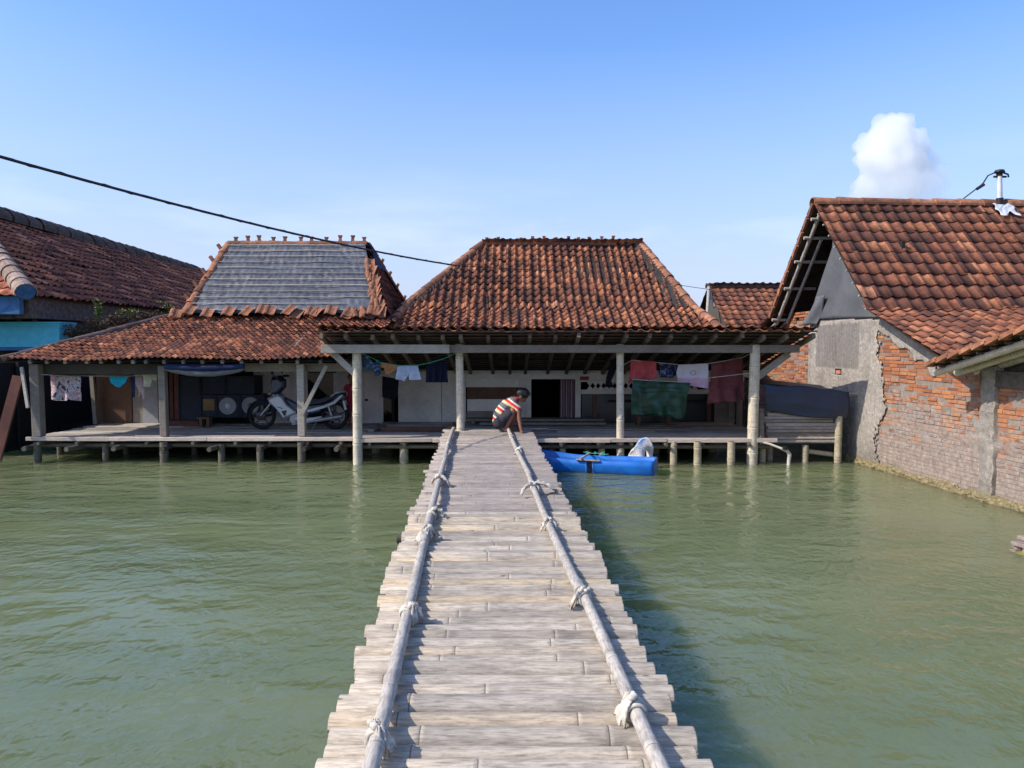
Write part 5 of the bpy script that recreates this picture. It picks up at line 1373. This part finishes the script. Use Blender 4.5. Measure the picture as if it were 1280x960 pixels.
cloth('patterned_shirt', 'navy floral shirt hanging between the coral shirt and the white shirt', 'laundry', [(824, 454), (846, 455), (847, 468), (840, 472), (824, 472)], 12.8, nfl, .014)
def white_shirt():
    t = NT('white_pink_shirt'); sx = t.n('ShaderNodeSeparateXYZ'); t.l(t.coord(), sx.inputs[0]); zz = W(865, 472.5, 12.72).z
    n = t.noise(t.coord(), 9, 4); s_ = t.math('GREATER_THAN', t.math('ADD', sx.outputs['Z'], t.math('MULTIPLY', n, .02)), zz + .01)
    col = t.mix(s_, (.58, .38, .52), (.62, .6, .66)); c0 = W(866, 466, 12.72)
    d = t.math('ADD', t.math('POWER', t.math('SUBTRACT', sx.outputs['X'], c0.x), 2.0), t.math('POWER', t.math('MULTIPLY', t.math('SUBTRACT', sx.outputs['Z'], c0.z), 1.2), 2.0))
    rg_ = t.math('MULTIPLY', t.math('GREATER_THAN', d, .0011), t.math('LESS_THAN', d, .0030))
    col = t.mix(t.math('MULTIPLY', rg_, .8), col, (.55, .25, .35)); t.bump(n, .25, .01); return t.fin(col, .9, .1)
cloth('shirt', 'white shirt with pink lower half hanging between navy and maroon laundry', 'laundry', [(848, 456), (885, 454), (885.5, 486), (845, 479), (847, 474), (845, 466)], 12.72, white_shirt(), .012)
cloth('satin_cloth', 'dark green satin cloth hanging lowest on the line', 'laundry', [(791, 473.5), (815, 476), (863, 478), (860, 492), (858, 518), (853, 523), (846, 523.5), (843, 521.5), (806, 519.5), (790, 518.5), (789, 506)], 12.6, plain('green_satin', (.004, .045, .024), .42, .5, .25, 7, .3), .02, 20)
cloth('towel', 'large maroon towel hanging from the roof beside the bamboo corner post', 'laundry', [(889, 455), (928, 447), (930, 480), (931.5, 500.5), (925, 500), (923, 487), (921, 502), (884, 505), (888, 480)], 12.75, fab('maroon_towelling', (.16, .05, .055), .15), .018, 22)
def rope(label, pts, r, mat):
    w = MB(); w.tube(pts, r, 6); o = w.build('clothesline', mat); return tag(o, label, 'clothesline')
grn = plain('green_rope_line', (.02, .35, .25), .7); wht = plain('white_cord', (.55, .54, .5), .8)
rope('green clothesline strung between two bamboo posts', [W(445, 440, 12.02), W(449, 440, 12.02), W(458, 444, 12.26), W(476, 453, 12.31), W(500, 457, 12.33), W(522, 456.5, 12.33), W(535, 454, 12.33), W(556, 448, 12.3), W(573, 439.5, 12.16), W(577, 440, 12.15)], .007, grn)
rope('white cord carrying the laundry beside the brown door', [W(49, 468, 12.4), W(83, 469.5, 12.75), W(120, 470, 12.8), W(160, 470.3, 12.82), W(197, 467, 12.78), W(205, 464, 12.4)], .006, wht)
rope('white cord carrying the coral and white shirts', [W(776, 458, 12.4), W(790, 450, 12.74), W(820, 453, 12.77), W(850, 456, 12.75), W(886, 454.5, 12.74), W(928, 447, 12.75), W(942, 440, 12.3)], .006, wht)
rope('thin white cord crossing in front of the maroon towel', [W(790, 474, 12.58), W(815, 476, 12.6), W(862, 478, 12.6), W(889, 472, 12.6), W(920, 468.5, 12.45), W(941, 466, 12.16)], .005, wht)

# ================================================================== PORCH ODDS AND ENDS
pf_ = thing('plank_frame', 'low brown timber frame lying on the deck behind the bridge end', 'timber frame', W(520, 534, 13.2))
for k, (p, q) in enumerate(((W(482, 533.5, 13.5), W(563, 534, 13.5)), (W(478, 537, 13.3), W(560, 538, 13.2)))):
    p = V((p.x, 13.6 - .45 * k, DZ + .045)); q = V((q.x, 13.6 - .45 * k, DZ + .045)); w = MB(); w.beam(p, q, .06, .07); w.build('rail', M['wood_brown'] if k else M['wood_grey'], pf_, bevel=.004)
w = MB(); p = W(465, 537, 13.1); w.beam((p.x, 13.0, DZ + .03), (p.x + .2, 14.2, DZ + .03), .1, .05); w.build('rail', M['wood_grey'], pf_, bevel=.004)
w = MB(); p = W(567, 532, 13.0); w.prism([(p.x - .22, DZ + .01), (p.x + .06, DZ + .01), (p.x + .08, DZ + .1), (p.x - .02, DZ + .14)], 12.9, 13.3); o = w.build('timber_offcut', M['wood_tan'], None, bevel=.006); tag(o, 'wedge shaped brown timber offcut beside the bridge end', 'timber')
bn = thing('low_bench', 'low wooden bench standing behind the green satin cloth', 'bench', W(815, 530, 14.2))
a, b = W(795, 531, 14.2), W(838, 522, 14.2); w = MB(); w.bx(a.x, b.x, 14.1, 14.4, DZ + .19, DZ + .23); w.build('seat', M['wood_grey'], bn)
for x in (a.x + .04, b.x - .04):
    w = MB(); w.bx(x - .03, x + .03, 14.12, 14.38, DZ, DZ + .19); w.build('leg', M['wood_brown'], bn)

# ================================================================== PLANTS between the left houses
leafm = plain('green_leaf', (.09, .15, .03), .7, .2, .4, 30, 0); drym = plain('dry_stalks', (.09, .065, .045), .95, .1, .5, 30, 0); fernm = plain('fern_leaf', (.16, .2, .04), .7, .2, .3, 30, 0)
def weed(name, label, cat, c, h, n, mat, spread=.3, leaf=.06, group=None, arch=1.0):
    rt_ = thing(name, label, cat, c, group); w, l_ = MB(), MB()
    for k in range(n):
        an = rnd(0, 6.28); rr = rnd(.2, 1) * spread; hh = h * rnd(.5, 1)
        pts = [c + V((rr * math.cos(an) * s ** 1.5 * arch, rr * .5 * math.sin(an) * s ** 1.5, hh * math.sin(s * 1.9) / math.sin(1.9) if arch > 1 else hh * s)) for s in (0, .25, .5, .75, 1)]
        w.tube(pts, [.008, .007, .006, .005, .003], 5)
        for s in range(1, 5):
            for q in range(3):
                p = pts[s - 1].lerp(pts[s], (q + 1) / 3); d = V((rnd(-1, 1), rnd(-1, 1), rnd(-.5, .6))).normalized() * leaf * rnd(.6, 1.2); sd_ = d.cross(V((rnd(-1, 1), rnd(-1, 1), rnd(-1, 1)))).normalized() * leaf * .22
                l_.add([p, p + d * .5 + sd_, p + d, p + d * .5 - sd_], [(0, 1, 2, 3)])
    w.build('stems', drym, rt_); l_.build('leaves', mat, rt_)
weed('weed', 'small bright green weed sprouting from the grey ring beam', 'plant', W(123, 398, 14.3) , .34, 7, leafm, .12, .08)
weed('fern', 'yellow green fern growing from the wall above the left tiles', 'plant', W(162, 400, 14.9), .2, 9, fernm, .3, .07, None, 1.3)
weed('fern', 'low green fern close to the tarpaulin roof corner', 'plant', W(212, 391, 14.9), .22, 8, fernm, .25, .06, None, 1.2)
for k, (u, v, hh, lb) in enumerate(((95, 425, .3, 'dry brown weeds beside the turquoise parapet'), (122, 420, .38, 'dry brown weeds under the small bright green weed'), (150, 412, .34, 'dry brown weeds under the yellow green fern'), (180, 406, .3, 'dry brown weeds in the gap next to the tarpaulin roof'))):
    weed('dry_weeds', lb, 'plant', W(u, v, 14.8), hh, 34, drym, .42, .07, 'dry weeds between the two houses')

# ================================================================== PEOPLE
skin = plain('brown_skin', (.24, .10, .06), .55, .35, .08, 20, .05); hairm = plain('black_hair', (.012, .010, .010), .55, .4, .3, 60, .4)
PY = 12.12; ZP = PY / F * (80 / 904)   # metres per zoom pixel
def PP(a, b, y=0): return W(600 + a * 80 / 904, 475 + b * 80 / 904, PY) + V((0, y, 0))
kid = thing('person', 'child in striped shirt and dark shorts squatting on the bridge end, reaching down', 'person', PP(400, 735))
body = MB()
def limb(*pr):
    for (p, r), (q, s) in zip(pr, pr[1:]): body.cap(p, q, r, s, 12)
def zr(x): return x * ZP
limb((PP(265, 590), zr(80)), (PP(285, 480), zr(84)), (PP(370, 370), zr(88)), (PP(455, 310), zr(74)), (PP(505, 272), zr(40)), (PP(548, 240), zr(38)))
hc = PP(597, 205); body.sphere(hc, V((zr(88), zr(78), zr(92))), 18, 12, 0, Matrix.Rotation(R(28), 3, 'Y'))
body.sphere(PP(600, 262), V((zr(52), zr(55), zr(52))), 14, 9); body.sphere(PP(640, 285), V((zr(16), zr(14), zr(14))), 8, 6)         # jaw, nose
body.sphere(PP(575, 232, -zr(76)), V((zr(22), zr(10), zr(28))), 8, 6); body.sphere(PP(575, 232, zr(76)), V((zr(22), zr(10), zr(28))), 8, 6)   # ears
for sgn, dx in ((-1, 0), (1, 60)):
    y = sgn * .07
    limb((PP(275, 595, y), zr(70)), (PP(380 + dx * .5, 500, y * 1.5), zr(62)), (PP(468 + dx, 425, y * 1.9), zr(50)), (PP(440 + dx, 520, y * 1.8), zr(42)), (PP(395 + dx, 620, y * 1.5), zr(30)), (PP(372 + dx, 670, y * 1.4), zr(24)))
    limb((PP(355 + dx, 695, y * 1.4), zr(28)), (PP(385 + dx, 700, y * 1.5), zr(28)), (PP(440 + dx, 712, y * 1.7), zr(20)))
    for k in range(5): body.cap(PP(440 + dx, 712, y * 1.7 + (k - 2) * zr(11)), PP(466 + dx - abs(k - 1) * 5, 718, y * 1.75 + (k - 2) * zr(12)), zr(9), zr(8), 8)
def arm(sgn, pts, hand, dirv):
    limb(*pts)
    hb = hand; d = dirv.normalized(); sd_ = V((0, 1, 0)); ft = d.cross(sd_).normalized()
    body.cap(hb, hb + d * zr(38), zr(24), zr(26), 10)
    for k, L_ in enumerate((44, 52, 48, 38)):
        o = hb + d * zr(44) + sd_ * zr((k - 1.5) * 14); j = o + d * zr(L_ * .55) - ft * zr(4); e = j + (d * .8 + ft * -.5).normalized() * zr(L_ * .5)
        body.cap(o, j, zr(8.5), zr(8), 8); body.cap(j, e, zr(8), zr(6.5), 8)
    th = hb + d * zr(12) + sd_ * (-sgn * zr(22)); body.cap(th, th + (d * .8 - sd_ * sgn * .5).normalized() * zr(30), zr(9.5), zr(8), 8); 
# reaching arm (camera side, outside the knee) and the far arm resting over the knee
arm(-1, ((PP(478, 330, -zr(82)), zr(40)), (PP(545, 440, -.14), zr(34)), (PP(556, 560, -.16), zr(29)), (PP(580, 690, -.2), zr(21))), PP(590, 715, -.21), V((.22, -.05, -1)))
arm(1, ((PP(478, 335, zr(82)), zr(40)), (PP(560, 430, .16), zr(34)), (PP(552, 540, .15), zr(28)), (PP(540, 640, .12), zr(21))), PP(540, 660, .12), V((.1, 0, -1)))
remeshed(body, 'body', skin, kid, .0055, 3)
t = NT('striped_shirt'); dgn = V((PP(460, 260) - PP(230, 600))); dn_ = dgn.normalized(); o0 = PP(230, 600) - OFF[kid.name]
dt = t.n('ShaderNodeVectorMath', operation='DOT_PRODUCT'); t.l(t.coord(), dt.inputs[0]); dt.inputs[1].default_value = dn_
f_ = t.math('MULTIPLY_ADD', dt.outputs['Value'], 1 / dgn.length, -o0.dot(dn_) / dgn.length)
fr = t.math('FRACT', t.math('ADD', t.math('MULTIPLY', f_, 2.6), .12))
G, RD, CR, WH = (.17, .165, .155), (.62, .05, .04), (.75, .62, .36), (.72, .68, .64)
t.bump(t.noise(t.coord(), 14, 4), .4, .01)
shirtm = t.fin(t.ramp(fr, [(0, CR), (.2, RD), (.44, WH), (.56, G), (.97, CR)], 'CONSTANT'), .9, .1)
sh = MB()
def scap(*pr):
    for (p, r), (q, s) in zip(pr, pr[1:]): sh.cap(p, q, r, s, 14)
scap((PP(262, 585), zr(88)), (PP(285, 480), zr(96)), (PP(370, 370), zr(99)), (PP(455, 312), zr(85)), (PP(497, 282), zr(54)))
for sgn in (-1, 1): scap((PP(465, 325, sgn * zr(78)), zr(52)), (PP(530, 400, sgn * .128), zr(50)))
remeshed(sh, 'shirt', shirtm, kid, .007, 3)
cl = MB(); cl.torus(PP(512, 268), zr(44), zr(15), PP(548, 240) - PP(490, 285), 20, 8); cl.build('collar', plain('red_collar', (.55, .04, .04), .9), kid)
st_ = MB()
for sgn, dx in ((-1, 0), (1, 60)):
    y = sgn * .07
    for (p, r), (q, s) in zip(((PP(262, 605, y), zr(84)), (PP(380 + dx * .5, 500, y * 1.5), zr(74))), ((PP(380 + dx * .5, 500, y * 1.5), zr(74)), (PP(428 + dx, 455, y * 1.75), zr(64)))): st_.cap(p, q, r, s, 14)
remeshed(st_, 'shorts', plain('dark_grey_shorts', (.045, .043, .05), .9, .1, .25, 14, .2), kid, .007, 3)
hr = MB(); hr.sphere(hc + V((-zr(4), 0, zr(14))), V((zr(100), zr(90), zr(86))), 18, 12, 0, Matrix.Rotation(R(28), 3, 'Y'))
rg = random.Random(4)
for k in range(70):
    a_ = rg.uniform(0, 6.28); e_ = rg.uniform(-.35, 1.2); d = V((math.cos(a_) * math.cos(e_), math.sin(a_) * math.cos(e_), math.sin(e_)))
    p = hc + V((d.x * zr(84), d.y * zr(78), d.z * zr(80) + zr(14))); hr.cap(p, p + V((d.x * .3 + .55, d.y * .3, -.35 if d.x > 0 else -.6)).normalized() * zr(rg.uniform(24, 48)), zr(13), zr(5), 6)
hair = remeshed(hr, 'hair', hairm, kid, .0055, 1)
# trim hair that would cover the face
bm_ = bmesh.new(); bm_.from_mesh(hair.data); o_ = OFF[kid.name]; fc = PP(622, 276) - o_
bmesh.ops.delete(bm_, geom=[v for v in bm_.verts if (v.co - fc).length < zr(52)], context='VERTS'); bm_.to_mesh(hair.data); bm_.free()
for sgn in (-1, 1):
    e = MB(); e.sphere(PP(640, 246, sgn * zr(32)), zr(9), 10, 7); e.build('eye', plain('dark_eye', (.02, .015, .012), .2), kid)
mo = MB(); mo.cap(PP(634, 306, -zr(14)), PP(634, 306, zr(14)), zr(6), zr(6), 8); mo.build('mouth', plain('lip', (.28, .08, .06), .5), kid)

# child standing in the shade behind the bamboo post
KY = 14.0
kid2 = thing('person', 'small child with black hair and pink dress standing in shade behind a bamboo post', 'person', W(440, 537, KY)); kx = W(440, 500, KY).x
body = MB(); z_ = lambda h: DZ + h
def K(dx, dy, h): return V((kx + dx, KY + dy, z_(h)))
limb((K(0, 0, .48), .075), (K(0, 0, .6), .07), (K(0, 0, .72), .075), (K(0, 0, .80), .03), (K(0, 0, .84), .03))
body.sphere(K(0, -.005, .90), V((.068, .075, .085)), 16, 10); body.sphere(K(0, -.04, .86), V((.045, .04, .045)), 10, 8); body.sphere(K(0, -.082, .885), .013, 8, 6)
for s in (-1, 1):
    limb((K(s * .045, 0, .46), .055), (K(s * .048, -.01, .25), .04), (K(s * .048, .01, .06), .026)); limb((K(s * .048, .01, .025), .024), (K(s * .052, -.09, .018), .018))
    limb((K(s * .10, 0, .74), .033), (K(s * .13, .01, .58), .026), (K(s * .125, -.04, .44), .018)); hb = K(s * .125, -.045, .42); body.cap(hb, hb + V((0, -.01, -.03)), .018, .018, 8)
    for k in range(4): body.cap(hb + V((0, (k - 1.5) * .011 - .01, -.04)), hb + V((-s * .008, (k - 1.5) * .012 - .012, -.08 + .006 * abs(k - 1.5))), .0065, .0055, 6)
    body.cap(hb + V((0, -.025, -.01)), hb + V((-s * .01, -.045, -.045)), .007, .006, 6); body.sphere(K(s * .068, 0, .885), V((.01, .018, .024)), 8, 6)
remeshed(body, 'body', skin, kid2, .006, 3)
dr = MB(); dr.lathe([(.035, .79), (.06, .775), (.085, .73), (.082, .62), (.095, .5), (.12, .36), (.135, .29), (.13, .285), (.09, .48), (.07, .62)], V((kx, KY, DZ)), 'z', 22)
for s in (-1, 1): dr.tube([K(s * .07, 0, .755), K(s * .105, 0, .72), K(s * .122, .005, .65)], [.04, .042, .04], 12)
dr.build('dress', plain('pink_red_dress', (.40, .04, .08), .9, .1, .2, 12, .2), kid2)
hr = MB(); hr.sphere(K(0, .012, .915), V((.078, .082, .085)), 16, 10); hr.sphere(K(0, .05, .85), V((.062, .035, .09)), 12, 9); hr.build('hair', hairm, kid2)
for s in (-1, 1):
    e = MB(); e.sphere(K(s * .026, -.072, .90), .008, 8, 6); e.build('eye', plain('dark_eye', (.02, .015, .012), .2), kid2)
